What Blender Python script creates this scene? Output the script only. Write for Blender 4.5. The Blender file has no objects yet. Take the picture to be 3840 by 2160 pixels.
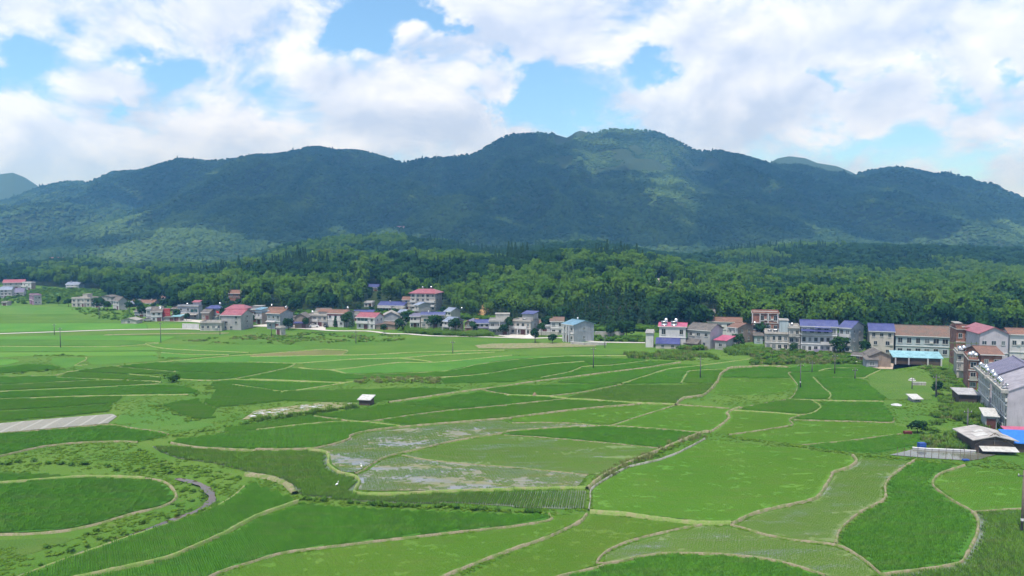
import bpy, bmesh, math, random
import numpy as np
from mathutils import Vector, Matrix
from mathutils.geometry import tessellate_polygon

SC = bpy.context.scene
COL = SC.collection
R = math.radians
rnd = random.Random(7)
rng = np.random.default_rng(11)

# ------------------------------------------------------------------ camera
F = 3014.0; CH = 36.0; PITCH = math.atan(168.0 / F)
cam_d = bpy.data.cameras.new('camera'); cam = bpy.data.objects.new('camera', cam_d); COL.objects.link(cam)
cam.location = (0, 0, CH); cam.rotation_euler = (math.pi / 2 - PITCH, 0, 0)
cam_d.sensor_width = 36.0; cam_d.lens = F / 3840 * 36.0; cam_d.clip_start = 1.0; cam_d.clip_end = 20000
SC.camera = cam

# ------------------------------------------------------------------ light
SUN_EL, SUN_AZ = R(66), R(205)          # azimuth clockwise from +Y: behind the camera, to its left
SUN_DIR = Vector((math.sin(SUN_AZ) * math.cos(SUN_EL), math.cos(SUN_AZ) * math.cos(SUN_EL), math.sin(SUN_EL)))
sl = bpy.data.lights.new('sun', 'SUN'); sl.energy = 3.6; sl.angle = R(0.53); sl.color = (1.0, 0.955, 0.88)
so = bpy.data.objects.new('sun', sl); COL.objects.link(so)
so.rotation_euler = SUN_DIR.to_track_quat('Z', 'Y').to_euler()
so.location = SUN_DIR * 3000
SC.view_settings.view_transform = 'Standard'; SC.view_settings.look = 'None'
SC.view_settings.exposure = 0.38; SC.view_settings.gamma = 1.0
SC.cycles.use_denoising = True
SC.cycles.max_bounces = 5; SC.cycles.diffuse_bounces = 3; SC.cycles.glossy_bounces = 2
SC.cycles.transmission_bounces = 3; SC.cycles.transparent_max_bounces = 4; SC.cycles.volume_bounces = 0

# ------------------------------------------------------------------ sky
def build_world():
    w = bpy.data.worlds.new('World'); SC.world = w; w.use_nodes = True
    nt = w.node_tree; N = nt.nodes; L = nt.links; N.clear()
    def nd(t, **k):
        n = N.new(t)
        for a, b in k.items(): setattr(n, a, b)
        return n
    def put(sock, v):
        if hasattr(v, 'links') or hasattr(v, 'is_linked'): L.new(v, sock)
        else: sock.default_value = v
    def math_(op, a, b=0.0, c=0.0, clamp=False):
        n = nd('ShaderNodeMath', operation=op, use_clamp=clamp)
        put(n.inputs[0], a); put(n.inputs[1], b); put(n.inputs[2], c); return n.outputs[0]
    def vmath(op, a, b):
        n = nd('ShaderNodeVectorMath', operation=op); put(n.inputs[0], a); put(n.inputs[1], b); return n.outputs[0]
    def mix(f, a, b):
        n = nd('ShaderNodeMix', data_type='RGBA'); put(n.inputs[0], f); put(n.inputs[6], a); put(n.inputs[7], b); return n.outputs[2]
    def mr(v, a, b, c=0.0, d=1.0):
        n = nd('ShaderNodeMapRange', interpolation_type='SMOOTHSTEP'); put(n.inputs[0], v)
        for i, q in enumerate((a, b, c, d)): n.inputs[i + 1].default_value = q
        return n.outputs[0]
    tc = nd('ShaderNodeTexCoord').outputs['Generated']
    sp = nd('ShaderNodeSeparateXYZ'); L.new(tc, sp.inputs[0]); x, y, z = sp.outputs
    sky = nd('ShaderNodeTexSky', sky_type='NISHITA', sun_disc=False, sun_elevation=SUN_EL, sun_rotation=SUN_AZ,
             air_density=1.0, dust_density=0.6, ozone_density=1.6, altitude=100)
    blue = vmath('MULTIPLY', sky.outputs[0], (0.112, 0.146, 0.168))
    ym = math_('MAXIMUM', y, 0.04)
    u = math_('DIVIDE', x, ym); v = math_('DIVIDE', z, ym)
    # clouds: 3-D noise on the direction, flattened vertically
    p = vmath('MULTIPLY', tc, (8.4, 8.4, 13.0))
    p = vmath('ADD', p, (3.1, 1.7, 0.4))
    def noise(vec, sc, det, rough, dist=0.0):
        n = nd('ShaderNodeTexNoise', noise_dimensions='3D'); L.new(vec, n.inputs['Vector'])
        n.inputs['Scale'].default_value = sc; n.inputs['Detail'].default_value = det
        n.inputs['Roughness'].default_value = rough; n.inputs['Distortion'].default_value = dist
        return n.outputs['Fac']
    n1 = noise(p, 1.0, 10.0, 0.58, 0.35)
    n2 = noise(vmath('ADD', p, (-0.10, -0.12, 0.30)), 1.0, 6.0, 0.52, 0.25)
    n3 = noise(p, 0.55, 3.0, 0.5)
    n4 = noise(p, 5.0, 6.0, 0.62)
    wn = nd('ShaderNodeTexNoise', noise_dimensions='3D'); L.new(p, wn.inputs['Vector']); wn.inputs['Scale'].default_value = 1.7; wn.inputs['Detail'].default_value = 5.0; wn.inputs['Roughness'].default_value = .6
    wsep = nd('ShaderNodeSeparateColor'); L.new(wn.outputs['Color'], wsep.inputs[0])
    u = math_('ADD', u, math_('MULTIPLY_ADD', wsep.outputs[0], 0.22, -0.11)); v = math_('ADD', v, math_('MULTIPLY_ADD', wsep.outputs[1], 0.09, -0.045))
    gaps = [(130, 190, 190, 80, .30), (40, 300, 120, 90, .16), (462, 417, 75, 42, .24), (560, 235, 230, 55, .26), (700, 262, 110, 36, .22),
            (1260, 140, 120, 120, .30), (1390, 120, 120, 90, .30), (1560, 60, 130, 70, .34), (1480, 180, 110, 60, .25), (1690, 75, 90, 60, .28),
            (1893, 224, 50, 36, .2), (1900, 430, 50, 70, .2), (2030, 350, 90, 90, .30), (2160, 380, 200, 100, .36), (2420, 270, 150, 66, .34), (2250, 255, 180, 50, .22), (2080, 470, 110, 60, .3),
            (3067, 298, 80, 42, .28), (3321, 246, 150, 32, .24), (3570, 375, 80, 60, .22), (3336, 540, 240, 60, .24), (3120, 560, 120, 50, .14),
            (3770, 540, 120, 80, .24), (3830, 300, 60, 60, .28), (70, 520, 110, 36, .12), (3600, 600, 120, 50, .2)]
    puffs = [(1420, 300, 270, 110, .13), (1000, 130, 420, 120, .12), (2750, 400, 420, 110, .14), (3350, 150, 420, 90, .12), (2700, 180, 420, 100, .14),
             (400, 560, 500, 110, .10), (1500, 470, 500, 90, .12), (2000, 150, 160, 90, .08), (3300, 400, 180, 80, .10), (3700, 440, 120, 60, .1)]
    acc = None
    for (gx, gy, rx, ry, a), sgn in [(g, -1) for g in gaps] + [(g, 1) for g in puffs]:
        du = math_('MULTIPLY', math_('SUBTRACT', u, (gx - 1920) / F), F / rx)
        dv = math_('MULTIPLY', math_('SUBTRACT', v, (912 - gy) / F), F / ry)
        e = math_('EXPONENT', math_('MULTIPLY', math_('ADD', math_('MULTIPLY', du, du), math_('MULTIPLY', dv, dv)), -1.0))
        acc = math_('MULTIPLY_ADD', e, sgn * a, acc if acc is not None else 0.0)
    dens = math_('ADD', math_('ADD', math_('MULTIPLY_ADD', n1, 1.30, 0.075), acc), math_('MULTIPLY_ADD', n3, 0.35, -0.175))
    dens = math_('ADD', dens, math_('MULTIPLY_ADD', n4, 0.16, -0.08))
    mask = mr(dens, 0.45, 0.76)
    shade = math_('SUBTRACT', n1, n2)
    lit = math_('ADD', math_('MULTIPLY', shade, 3.6), 0.55)
    lit = math_('SUBTRACT', lit, math_('MULTIPLY', mr(dens, 0.66, 1.05), 0.34))
    lit = math_('ADD', lit, math_('MULTIPLY_ADD', n4, 0.22, -0.11), clamp=True)
    cloud = mix(lit, (0.50, 0.60, 0.81, 1), (0.83, 0.88, 1.00, 1))
    col = mix(mask, blue, cloud)
    col = vmath('MULTIPLY', col, mix(mr(z, 0.02, 0.30), (0.84, 0.955, 1.10, 1), (1, 1, 1, 1)))
    bg = nd('ShaderNodeBackground'); L.new(col, bg.inputs[0]); bg.inputs[1].default_value = 1.0
    out = nd('ShaderNodeOutputWorld'); L.new(bg.outputs[0], out.inputs[0])
build_world()

# ------------------------------------------------------------------ geometry of the view: a pixel of the photograph is a ray from the camera
_cp, _sp = math.cos(PITCH), math.sin(PITCH)
def ray(x, y):
    a = (x - 1920) / F; b = (1080 - y) / F
    return np.array((a, b * _sp + _cp, b * _cp - _sp))
def G(x, y, z=0.0):
    d = ray(x, y); t = (z - CH) / d[2]; return Vector((d[0] * t, d[1] * t, z))
def at_depth(x, y, Y):
    d = ray(x, y); t = Y / d[1]; return Vector((d[0] * t, Y, CH + d[2] * t))
def project(X, Y, Z):
    Z = np.asarray(Z) - CH
    f = Y * _cp - Z * _sp; up = Y * _sp + Z * _cp
    return 1920 + F * X / f, 1080 - F * up / f
def crop(ox, oy, s): return lambda *pts: [(ox + a * s, oy + b * s) for a, b in pts]
C5 = crop(0, 1440, .4969); C6 = crop(960, 1440, .4969); C7 = crop(1920, 1440, .4969); C8 = crop(2880, 1440, .4969)
K1 = crop(0, 900, .3727); K2 = crop(960, 900, .3727); K3 = crop(1920, 900, .3727); K4 = crop(2880, 900, .3727)
M1 = crop(0, 1240, .5047); M4 = crop(2900, 1240, .2717)
Z8 = crop(3240, 1160, .414)

# ------------------------------------------------------------------ numpy noise
def _hash(ix, iy, s):
    h = (ix.astype(np.int64) * 374761393 + iy.astype(np.int64) * 668265263 + s * 974634721) & 0x7fffffff
    h = ((h ^ (h >> 13)) * 1274126177) & 0x7fffffff
    return ((h ^ (h >> 16)) & 0xffff) / 65535.0
def vnoise(x, y, s=0):
    x = np.asarray(x, float); y = np.asarray(y, float)
    ix = np.floor(x); iy = np.floor(y); fx = x - ix; fy = y - iy
    fx = fx * fx * (3 - 2 * fx); fy = fy * fy * (3 - 2 * fy)
    a = _hash(ix, iy, s); b = _hash(ix + 1, iy, s); c = _hash(ix, iy + 1, s); d = _hash(ix + 1, iy + 1, s)
    return a + (b - a) * fx + (c - a) * fy + (a - b - c + d) * fx * fy
def fbm(x, y, s=0, o=4, g=.5):
    t = 0; a = 1; n = 0
    for i in range(o):
        t = t + a * vnoise(x, y, s + i * 17); n += a; a *= g; x = x * 2.03 + 5.1; y = y * 2.03 + 9.7
    return t / n

# ------------------------------------------------------------------ terrain
def tab(s): 
    a = np.array(s, float); return a[:, 0], a[:, 1]
T_F1 = tab([(-900, 800), (0, 720), (300, 620), (450, 480), (600, 425), (900, 395), (1300, 400), (1700, 385), (2000, 348), (2300, 322), (2500, 330), (2800, 318), (3200, 300), (3840, 290), (4800, 290)])
T_C1 = tab([(-900, 1158), (300, 1118), (480, 1073), (600, 1048), (800, 998), (950, 968), (1100, 931), (1500, 931), (1850, 941), (2000, 926), (2150, 911), (2350, 921), (2550, 966), (2650, 991), (2760, 1006), (3100, 1011), (3300, 1026), (3500, 1051), (3840, 1081), (4800, 1086)])
T_C2 = tab([(-900, 1000), (0, 1020), (100, 980), (200, 960), (350, 955), (450, 995), (520, 1020), (600, 1025), (700, 1005), (900, 970), (1000, 930), (1100, 895), (1300, 875), (1500, 870), (1650, 885), (1800, 915), (1900, 920), (2050, 900), (2200, 890), (2350, 910), (2500, 935), (2600, 940), (2700, 925), (2800, 913), (3000, 902), (3200, 898), (3400, 903), (3600, 910), (3840, 918), (4800, 910)])
_c3 = [(-700, 560), (-300, 520), (0, 505), (50, 490), (110, 465), (180, 452), (230, 455), (270, 437), (290, 430), (350, 428), (400, 415), (460, 397), (530, 402), (570, 398), (620, 390), (700, 385), (740, 378), (770, 370), (800, 367), (850, 376), (910, 378), (960, 390), (1020, 406), (1060, 395), (1120, 393), (1190, 385), (1210, 375), (1260, 345), (1290, 336), (1350, 332), (1390, 333), (1425, 343), (1445, 331), (1460, 328), (1490, 336), (1530, 322), (1600, 325), (1650, 330), (1700, 352), (1750, 377), (1810, 378), (1870, 390), (1930, 408), (2000, 412), (2060, 425), (2140, 437), (2180, 425), (2250, 415), (2300, 425), (2350, 437), (2370, 433), (2420, 445), (2500, 465), (2576, 497), (2800, 540), (3200, 600)]
T_C3 = tab([(a * 1.4907, b * 1.4907) for a, b in _c3])
T_C4 = tab([(a * 1.4907, b * 1.4907) for a, b in [(-900, 520), (-300, 470), (0, 440), (40, 435), (70, 447), (100, 467), (130, 492), (190, 560), (300, 620), (1700, 620), (1860, 470), (1930, 412), (1950, 400), (1980, 394), (2020, 399), (2050, 411), (2100, 419), (2140, 435), (2200, 470), (2400, 600), (3200, 610)]])
STREAM = None
def sst(t): t = np.clip(t, 0, 1); return t * t * (3 - 2 * t)
def seg_dist(X, Y, pts):
    best = np.full(np.shape(X), 1e9)
    for (ax, ay), (bx, by) in zip(pts[:-1], pts[1:]):
        dx, dy = bx - ax, by - ay; l2 = dx * dx + dy * dy + 1e-9
        t = np.clip(((X - ax) * dx + (Y - ay) * dy) / l2, 0, 1)
        best = np.minimum(best, np.hypot(X - ax - t * dx, Y - ay - t * dy))
    return best
D1, D2, D3, D4 = 610.0, 1010.0, 2900.0, 3950.0
def terrain(X, Y):
    X = np.asarray(X, float); Y = np.asarray(Y, float)
    Yc = np.maximum(Y, 40); xp = 1920 + F * X / Yc
    z = np.zeros(np.broadcast(X, Y).shape)
    f1 = np.interp(xp, *T_F1)
    h1 = np.maximum(0, CH + (912 - np.interp(xp, *T_C1)) / F * D1 - 15)
    t = (Y - f1) / (D1 - f1)
    n = fbm(X / 60, Y / 60, 3)
    p1 = sst(t) * np.clip(1 - (Y - D1) / 420, 0.25, 1)
    z1 = h1 * p1 * (0.8 + .4 * n * np.clip(1 - np.abs(t - 1) * .5, 0, 1)) 
    f2 = np.maximum(f1 + 40, 640 - 0 * xp)
    h2 = np.maximum(0, CH + (912 - np.interp(xp, *T_C2)) / F * D2 - 15)
    t2 = (Y - f2) / (D2 - f2)
    p2 = sst(t2) ** 1.1 * np.clip(1 - (Y - D2) / 700, 0.30, 1)
    z2 = h2 * p2 * (.93 + .14 * fbm(X / 90, Y / 90, 9))
    h3 = CH + (912 - np.interp(xp, *T_C3)) / F * D3 - 6
    t3 = (Y - 1250) / (D3 - 1250)
    tt = np.clip(t3, 0, 1)
    p3 = (tt ** 1.22) * np.clip(1 - (Y - D3) / 900, 0.1, 1)
    # spurs and gullies running down towards the valley, gone at the crest
    wx = X + 160 * (fbm(X / 420, Y / 700, 31) - .5) * 2
    rid = 1 - np.abs(2 * fbm(wx / 330, Y / 1500, 41, 3) - 1)
    rid2 = 1 - np.abs(2 * fbm(wx / 120 + 7, Y / 420, 47, 3) - 1)
    carve = (tt * (1 - tt) * 4) ** .8
    z3 = h3 * p3 - carve * (210 * (1 - rid ** 1.3) * .75 + 62 * (1 - rid2)) + carve * 62
    z3 = np.maximum(z3, 0) + 10 * carve * (fbm(X / 40, Y / 40, 51) - .5)
    h4 = np.maximum(0, CH + (912 - np.interp(xp, *T_C4)) / F * D4)
    z4 = h4 * np.clip(1 - np.abs(Y - D4) / 900, 0, 1) ** 1.1
    z = np.maximum(np.maximum(z1, z2), np.maximum(z3, z4))
    if STREAM is not None:
        near = (Y < 200) & (X < 5)
        if np.any(near):
            d = np.full(z.shape, 99.0); d[near] = seg_dist(X[near], Y[near], STREAM)
            z = z - .55 * (1 - sst((d - .45) / .9))
    return z
def tz(X, Y): return float(terrain(np.array([X]), np.array([Y]))[0])
_ds = np.concatenate([np.arange(60, 700, 1.5), np.arange(700, 4500, 6)])
def hit(x, y):
    d = ray(x, y); Xs = d[0] / d[1] * _ds; Zs = CH + d[2] / d[1] * _ds; T = terrain(Xs, _ds)
    k = np.argmax(Zs <= T)
    if Zs[k] > T[k]: k = len(_ds) - 1
    return Vector((Xs[k], _ds[k], T[k]))

# ------------------------------------------------------------------ materials
MATS = {}
def principled(name):
    m = bpy.data.materials.new(name); m.use_nodes = True
    nt = m.node_tree; b = nt.nodes['Principled BSDF']; return m, nt, b
class NB:
    """tiny shader-node helper"""
    def __init__(s, nt): s.nt = nt
    def n(s, t, **k):
        o = s.nt.nodes.new(t)
        for a, b in k.items(): setattr(o, a, b)
        return o
    def put(s, sock, v):
        if hasattr(v, 'is_linked'): s.nt.links.new(v, sock)
        else: sock.default_value = v
    def pos(s): return s.n('ShaderNodeNewGeometry').outputs['Position']
    def obj(s): return s.n('ShaderNodeTexCoord').outputs['Object']
    def vm(s, op, a, b):
        o = s.n('ShaderNodeVectorMath', operation=op); s.put(o.inputs[0], a); s.put(o.inputs[1], b); return o.outputs[0]
    def m(s, op, a, b=0.0, clamp=False):
        o = s.n('ShaderNodeMath', operation=op, use_clamp=clamp); s.put(o.inputs[0], a); s.put(o.inputs[1], b); return o.outputs[0]
    def noise(s, vec, sc, det=3.0, rough=.55, dist=0.0):
        o = s.n('ShaderNodeTexNoise'); s.put(o.inputs['Vector'], vec); o.inputs['Scale'].default_value = sc
        o.inputs['Detail'].default_value = det; o.inputs['Roughness'].default_value = rough; o.inputs['Distortion'].default_value = dist
        return o.outputs['Fac']
    def mix(s, f, a, b, mode='MIX'):
        o = s.n('ShaderNodeMix', data_type='RGBA', blend_type=mode); s.put(o.inputs[0], f); s.put(o.inputs[6], a); s.put(o.inputs[7], b); return o.outputs[2]
    def mr(s, v, a, b, c=0.0, d=1.0, kind='SMOOTHSTEP'):
        o = s.n('ShaderNodeMapRange', interpolation_type=kind); s.put(o.inputs[0], v)
        for i, q in enumerate((a, b, c, d)): s.put(o.inputs[i + 1], q)
        return o.outputs[0]
    def bump(s, h, strength, dist):
        o = s.n('ShaderNodeBump'); s.put(o.inputs['Height'], h); o.inputs['Strength'].default_value = strength; o.inputs['Distance'].default_value = dist
        return o.outputs[0]
def c4(c): return (c[0], c[1], c[2], 1.0)

def wall_mat(key, c1, c2=None, stain=.5, rough=.85):
    if key in MATS: return MATS[key]
    m, nt, b = principled(key); q = NB(nt)
    c2 = c2 or tuple(k * .72 for k in c1)
    P = q.pos()
    n1 = q.noise(P, .45, 4.0); n2 = q.noise(q.vm('MULTIPLY', P, (1.3, 1.3, .16)), 1.6, 4.0, .65); n3 = q.noise(P, 6.0, 3.0)
    f = q.mr(n1, .38, .68); col = q.mix(f, c4(c1), c4(c2))
    st = q.m('MULTIPLY', q.mr(n2, .52, .72), stain); col = q.mix(st, col, c4((c1[0] * .38, c1[1] * .39, c1[2] * .38)))
    col = q.mix(q.m('MULTIPLY', n3, .25), col, c4(tuple(k * .7 for k in c1)))
    nt.links.new(col, b.inputs['Base Color']); b.inputs['Roughness'].default_value = rough; b.inputs['Specular IOR Level'].default_value = .25
    nt.links.new(q.bump(n3, .25, .03), b.inputs['Normal'])
    MATS[key] = m; return m
def brick_mat(key, c1, mortar):
    if key in MATS: return MATS[key]
    m, nt, b = principled(key); q = NB(nt); P = q.obj()
    br = q.n('ShaderNodeTexBrick'); s = q.n('ShaderNodeSeparateXYZ'); q.put(s.inputs[0], P)
    cb = q.n('ShaderNodeCombineXYZ'); q.put(cb.inputs[0], q.m('ADD', s.outputs[0], s.outputs[1])); q.put(cb.inputs[1], s.outputs[2])
    q.put(br.inputs['Vector'], cb.outputs[0]); br.inputs['Color1'].default_value = c4(c1); br.inputs['Color2'].default_value = c4(tuple(k * .7 for k in c1))
    br.inputs['Mortar'].default_value = c4(mortar); br.inputs['Scale'].default_value = 1.0; br.inputs['Brick Width'].default_value = .5; br.inputs['Row Height'].default_value = .16; br.inputs['Mortar Size'].default_value = .02
    n = q.noise(q.pos(), .5, 4.0); col = q.mix(q.mr(n, .35, .75), br.outputs[0], c4(tuple(k * .45 for k in c1)))
    q.put(b.inputs['Base Color'], col); b.inputs['Roughness'].default_value = .9
    MATS[key] = m; return m
def roof_metal(key, c, rough=.38, wear=.35, dirt=None):
    """corrugated painted sheet: ribs run down the slope (object x carries the profile)"""
    if key in MATS: return MATS[key]
    m, nt, b = principled(key); q = NB(nt); P = q.obj()
    n = q.noise(q.pos(), .7, 5.0, .65); n2 = q.noise(q.vm('MULTIPLY', P, (2.2, .35, .35)), 1.0, 5.0, .7); g0 = (c[0] + c[1] + c[2]) / 3
    col = q.mix(q.mr(n, .36, .68), c4(tuple(k * .85 + g0 * .2 + .015 for k in c)), c4(tuple(k * .6 + g0 * .12 for k in c)))
    col = q.mix(q.m('MULTIPLY', q.mr(n2, .45, .72), min(1, wear * 2.0)), col, c4(dirt or tuple(k * .5 + .1 for k in c)))
    q.put(b.inputs['Base Color'], col); b.inputs['Roughness'].default_value = rough
    w = q.n('ShaderNodeTexWave', wave_type='BANDS', bands_direction='X'); q.put(w.inputs[0], P); w.inputs['Scale'].default_value = 1.4
    q.put(b.inputs['Normal'], q.bump(w.outputs['Fac'], .7, .09))
    MATS[key] = m; return m
def roof_tile(key, c1, c2):
    if key in MATS: return MATS[key]
    m, nt, b = principled(key); q = NB(nt); P = q.obj()
    n = q.noise(q.pos(), .5, 5.0, .65); n2 = q.noise(q.pos(), 3.0, 3.0, .7)
    col = q.mix(q.mr(n, .38, .62), c4(c1), c4(c2)); col = q.mix(q.mr(n2, .45, .8), col, c4(tuple(k * .4 for k in c1)))
    q.put(b.inputs['Base Color'], col); b.inputs['Roughness'].default_value = .9; b.inputs['Specular IOR Level'].default_value = .2
    w = q.n('ShaderNodeTexWave', wave_type='BANDS', bands_direction='X'); q.put(w.inputs[0], P); w.inputs['Scale'].default_value = 1.1; w.inputs['Distortion'].default_value = 1.0
    q.put(b.inputs['Normal'], q.bump(w.outputs['Fac'], .6, .08))
    MATS[key] = m; return m
def plain(key, c, rough=.7, metal=0.0, var=.25, scale=2.0, spec=.4):
    if key in MATS: return MATS[key]
    m, nt, b = principled(key); q = NB(nt)
    n = q.noise(q.pos(), scale, 4.0)
    q.put(b.inputs['Base Color'], q.mix(q.mr(n, .35, .7), c4(c), c4(tuple(k * (1 - var) for k in c))))
    b.inputs['Roughness'].default_value = rough; b.inputs['Metallic'].default_value = metal; b.inputs['Specular IOR Level'].default_value = spec
    MATS[key] = m; return m
def leaf_mat(key, c1, c2, trans=.25, patch=.15, soft='up', streak=False):
    """foliage: each plant picks its own green between c1 and c2"""
    if key in MATS: return MATS[key]
    m = bpy.data.materials.new(key); m.use_nodes = True; nt = m.node_tree; nt.nodes.clear(); q = NB(nt)
    r = q.n('ShaderNodeObjectInfo').outputs['Random']; n = q.noise(q.pos(), patch, 3.0)
    f = q.m('ADD', q.m('MULTIPLY', r, .6), q.m('MULTIPLY', q.mr(n, .3, .7), .4), clamp=True)
    col = q.mix(f, c4(c1), c4(c2))
    if streak:
        ns = q.noise(q.vm('MULTIPLY', q.pos(), (.16, .55, 1)), 1.0, 5.0, .65); nb = q.noise(q.pos(), .035, 3.0)
        col = q.mix(q.m('MULTIPLY', q.mr(ns, .47, .66), .3 + 2.2 * c1[0]), col, c4((c1[0] * 1.3 + .05, c1[1] * .80 + .03, c1[2] + .05))); col = q.mix(q.m('MULTIPLY', q.mr(nb, .38, .62), .3), col, c4(tuple(k * .72 for k in c1)))
    d = q.n('ShaderNodeBsdfDiffuse'); q.put(d.inputs[0], col)
    if soft == 'up': q.put(d.inputs['Normal'], q.vm('NORMALIZE', q.vm('ADD', (0, -.08, .8), q.vm('MULTIPLY', q.n('ShaderNodeNewGeometry').outputs['Normal'], (.35, .35, .35))), (0, 0, 0)))
    elif soft == 'attr':
        vt = q.n('ShaderNodeVectorTransform', vector_type='NORMAL', convert_from='OBJECT', convert_to='WORLD'); q.put(vt.inputs[0], q.n('ShaderNodeAttribute', attribute_name='sn').outputs['Vector'])
        q.put(d.inputs['Normal'], q.vm('NORMALIZE', vt.outputs[0], (0, 0, 0)))
    t = q.n('ShaderNodeBsdfTranslucent'); q.put(t.inputs[0], q.mix(.35, col, c4((c2[0] * 1.5, c2[1] * 1.2, c2[2] * .6))))
    mx = q.n('ShaderNodeMixShader'); mx.inputs[0].default_value = trans
    nt.links.new(d.outputs[0], mx.inputs[1]); nt.links.new(t.outputs[0], mx.inputs[2])
    o = q.n('ShaderNodeOutputMaterial'); nt.links.new(mx.outputs[0], o.inputs[0])
    MATS[key] = m; return m

# ------------------------------------------------------------------ mesh helpers
class MB:
    def __init__(s): s.v = []; s.f = []
    def add(s, vs, fs):
        o = len(s.v); s.v += [tuple(v) for v in vs]; s.f += [tuple(i + o for i in f) for f in fs]; return s
    def box(s, x0, x1, y0, y1, z0, z1):
        return s.add([(x0, y0, z0), (x1, y0, z0), (x1, y1, z0), (x0, y1, z0), (x0, y0, z1), (x1, y0, z1), (x1, y1, z1), (x0, y1, z1)],
                     [(3, 2, 1, 0), (4, 5, 6, 7), (0, 1, 5, 4), (1, 2, 6, 5), (2, 3, 7, 6), (3, 0, 4, 7)])
    def prism(s, poly, axis, a, b):
        """extrude a 2-D polygon: axis 'x' takes (y,z), 'y' takes (x,z), 'z' takes (x,y)"""
        n = len(poly)
        def P(q, w): return {'x': (w, q[0], q[1]), 'y': (q[0], w, q[1]), 'z': (q[0], q[1], w)}[axis]
        vs = [P(q, a) for q in poly] + [P(q, b) for q in poly]
        return s.add(vs, [tuple(range(n))[::-1], tuple(range(n, 2 * n))] + [(i, (i + 1) % n, n + (i + 1) % n, n + i) for i in range(n)])
    def slab(s, quad, t):
        """a sloping sheet of thickness t under four corners"""
        q = [Vector(c) for c in quad]; lo = [c - Vector((0, 0, t)) for c in q]
        return s.add(q + lo, [(0, 1, 2, 3), (7, 6, 5, 4), (0, 4, 5, 1), (1, 5, 6, 2), (2, 6, 7, 3), (3, 7, 4, 0)])
    def tube(s, pts, r, k=6, r2=None):
        pts = [Vector(p) for p in pts]; n = len(pts); rings = []
        for i, p in enumerate(pts):
            d = (pts[min(i + 1, n - 1)] - pts[max(i - 1, 0)]).normalized()
            a = d.orthogonal().normalized() if abs(d.z) < .9 else Vector((1, 0, 0)); b = d.cross(a).normalized(); a = b.cross(d)
            rr = r + ((r2 if r2 is not None else r) - r) * i / max(1, n - 1)
            rings.append([p + (a * math.cos(2 * math.pi * j / k) + b * math.sin(2 * math.pi * j / k)) * rr for j in range(k)])
        vs = [v for g in rings for v in g]; fs = []
        for i in range(n - 1):
            for j in range(k): fs.append((i * k + j, i * k + (j + 1) % k, (i + 1) * k + (j + 1) % k, (i + 1) * k + j))
        fs += [tuple(range(k))[::-1], tuple(range((n - 1) * k, n * k))]
        return s.add(vs, fs)
    def mesh(s, name, mat, smooth=False):
        m = bpy.data.meshes.new(name); m.from_pydata(s.v, [], s.f); m.update()
        if mat: m.materials.append(mat)
        if smooth: m.shade_smooth()
        return m
    def build(s, name, mat, parent=None, smooth=False): return link(name, s.mesh(name, mat, smooth), parent)
def link(name, data, parent=None):
    o = bpy.data.objects.new(name, data); COL.objects.link(o)
    if parent: o.parent = parent
    return o
def tag(o, label=None, cat=None, group=None, kind=None):
    if label: o['label'] = label
    if cat: o['category'] = cat
    if group: o['group'] = group
    if kind: o['kind'] = kind
    return o
def empty(name, loc, rz=0.0):
    o = link(name, None); o.location = loc; o.rotation_euler = (0, 0, rz); o.empty_display_size = .5; return o

# scatter: a mesh of points whose modifier sets copies of small plant meshes on them
_SRC = {}; _GN = {}
def source(key, mesh):
    o = bpy.data.objects.new(key, mesh); _SRC[key] = o; return o
def scatter_group(keys):
    keys = tuple(keys)
    if keys in _GN: return _GN[keys]
    g = bpy.data.node_groups.new('scatter_' + keys[0], 'GeometryNodeTree'); g.is_modifier = True
    g.interface.new_socket('Geometry', in_out='INPUT', socket_type='NodeSocketGeometry')
    g.interface.new_socket('Geometry', in_out='OUTPUT', socket_type='NodeSocketGeometry')
    N = g.nodes; L = g.links; gi = N.new('NodeGroupInput'); go = N.new('NodeGroupOutput'); jn = N.new('GeometryNodeJoinGeometry')
    def attr(n, t):
        a = N.new('GeometryNodeInputNamedAttribute'); a.data_type = t; a.inputs[0].default_value = n; return [o for o in a.outputs if o.enabled][0]
    rot = attr('rot', 'FLOAT_VECTOR'); scl = attr('scl', 'FLOAT_VECTOR'); idx = attr('idx', 'INT')
    for k, key in enumerate(keys):
        oi = N.new('GeometryNodeObjectInfo'); oi.inputs['Object'].default_value = _SRC[key]; oi.transform_space = 'ORIGINAL'
        ip = N.new('GeometryNodeInstanceOnPoints'); L.new(gi.outputs[0], ip.inputs['Points']); L.new(oi.outputs['Geometry'], ip.inputs['Instance'])
        L.new(rot, ip.inputs['Rotation']); L.new(scl, ip.inputs['Scale'])
        c = N.new('FunctionNodeCompare'); c.data_type = 'INT'; c.operation = 'EQUAL'
        ins = [i for i in c.inputs if i.enabled]; L.new(idx, ins[0]); ins[1].default_value = k
        L.new(c.outputs[0], ip.inputs['Selection']); L.new(ip.outputs[0], jn.inputs[0])
    L.new(jn.outputs[0], go.inputs[0]); _GN[keys] = g; return g
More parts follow.
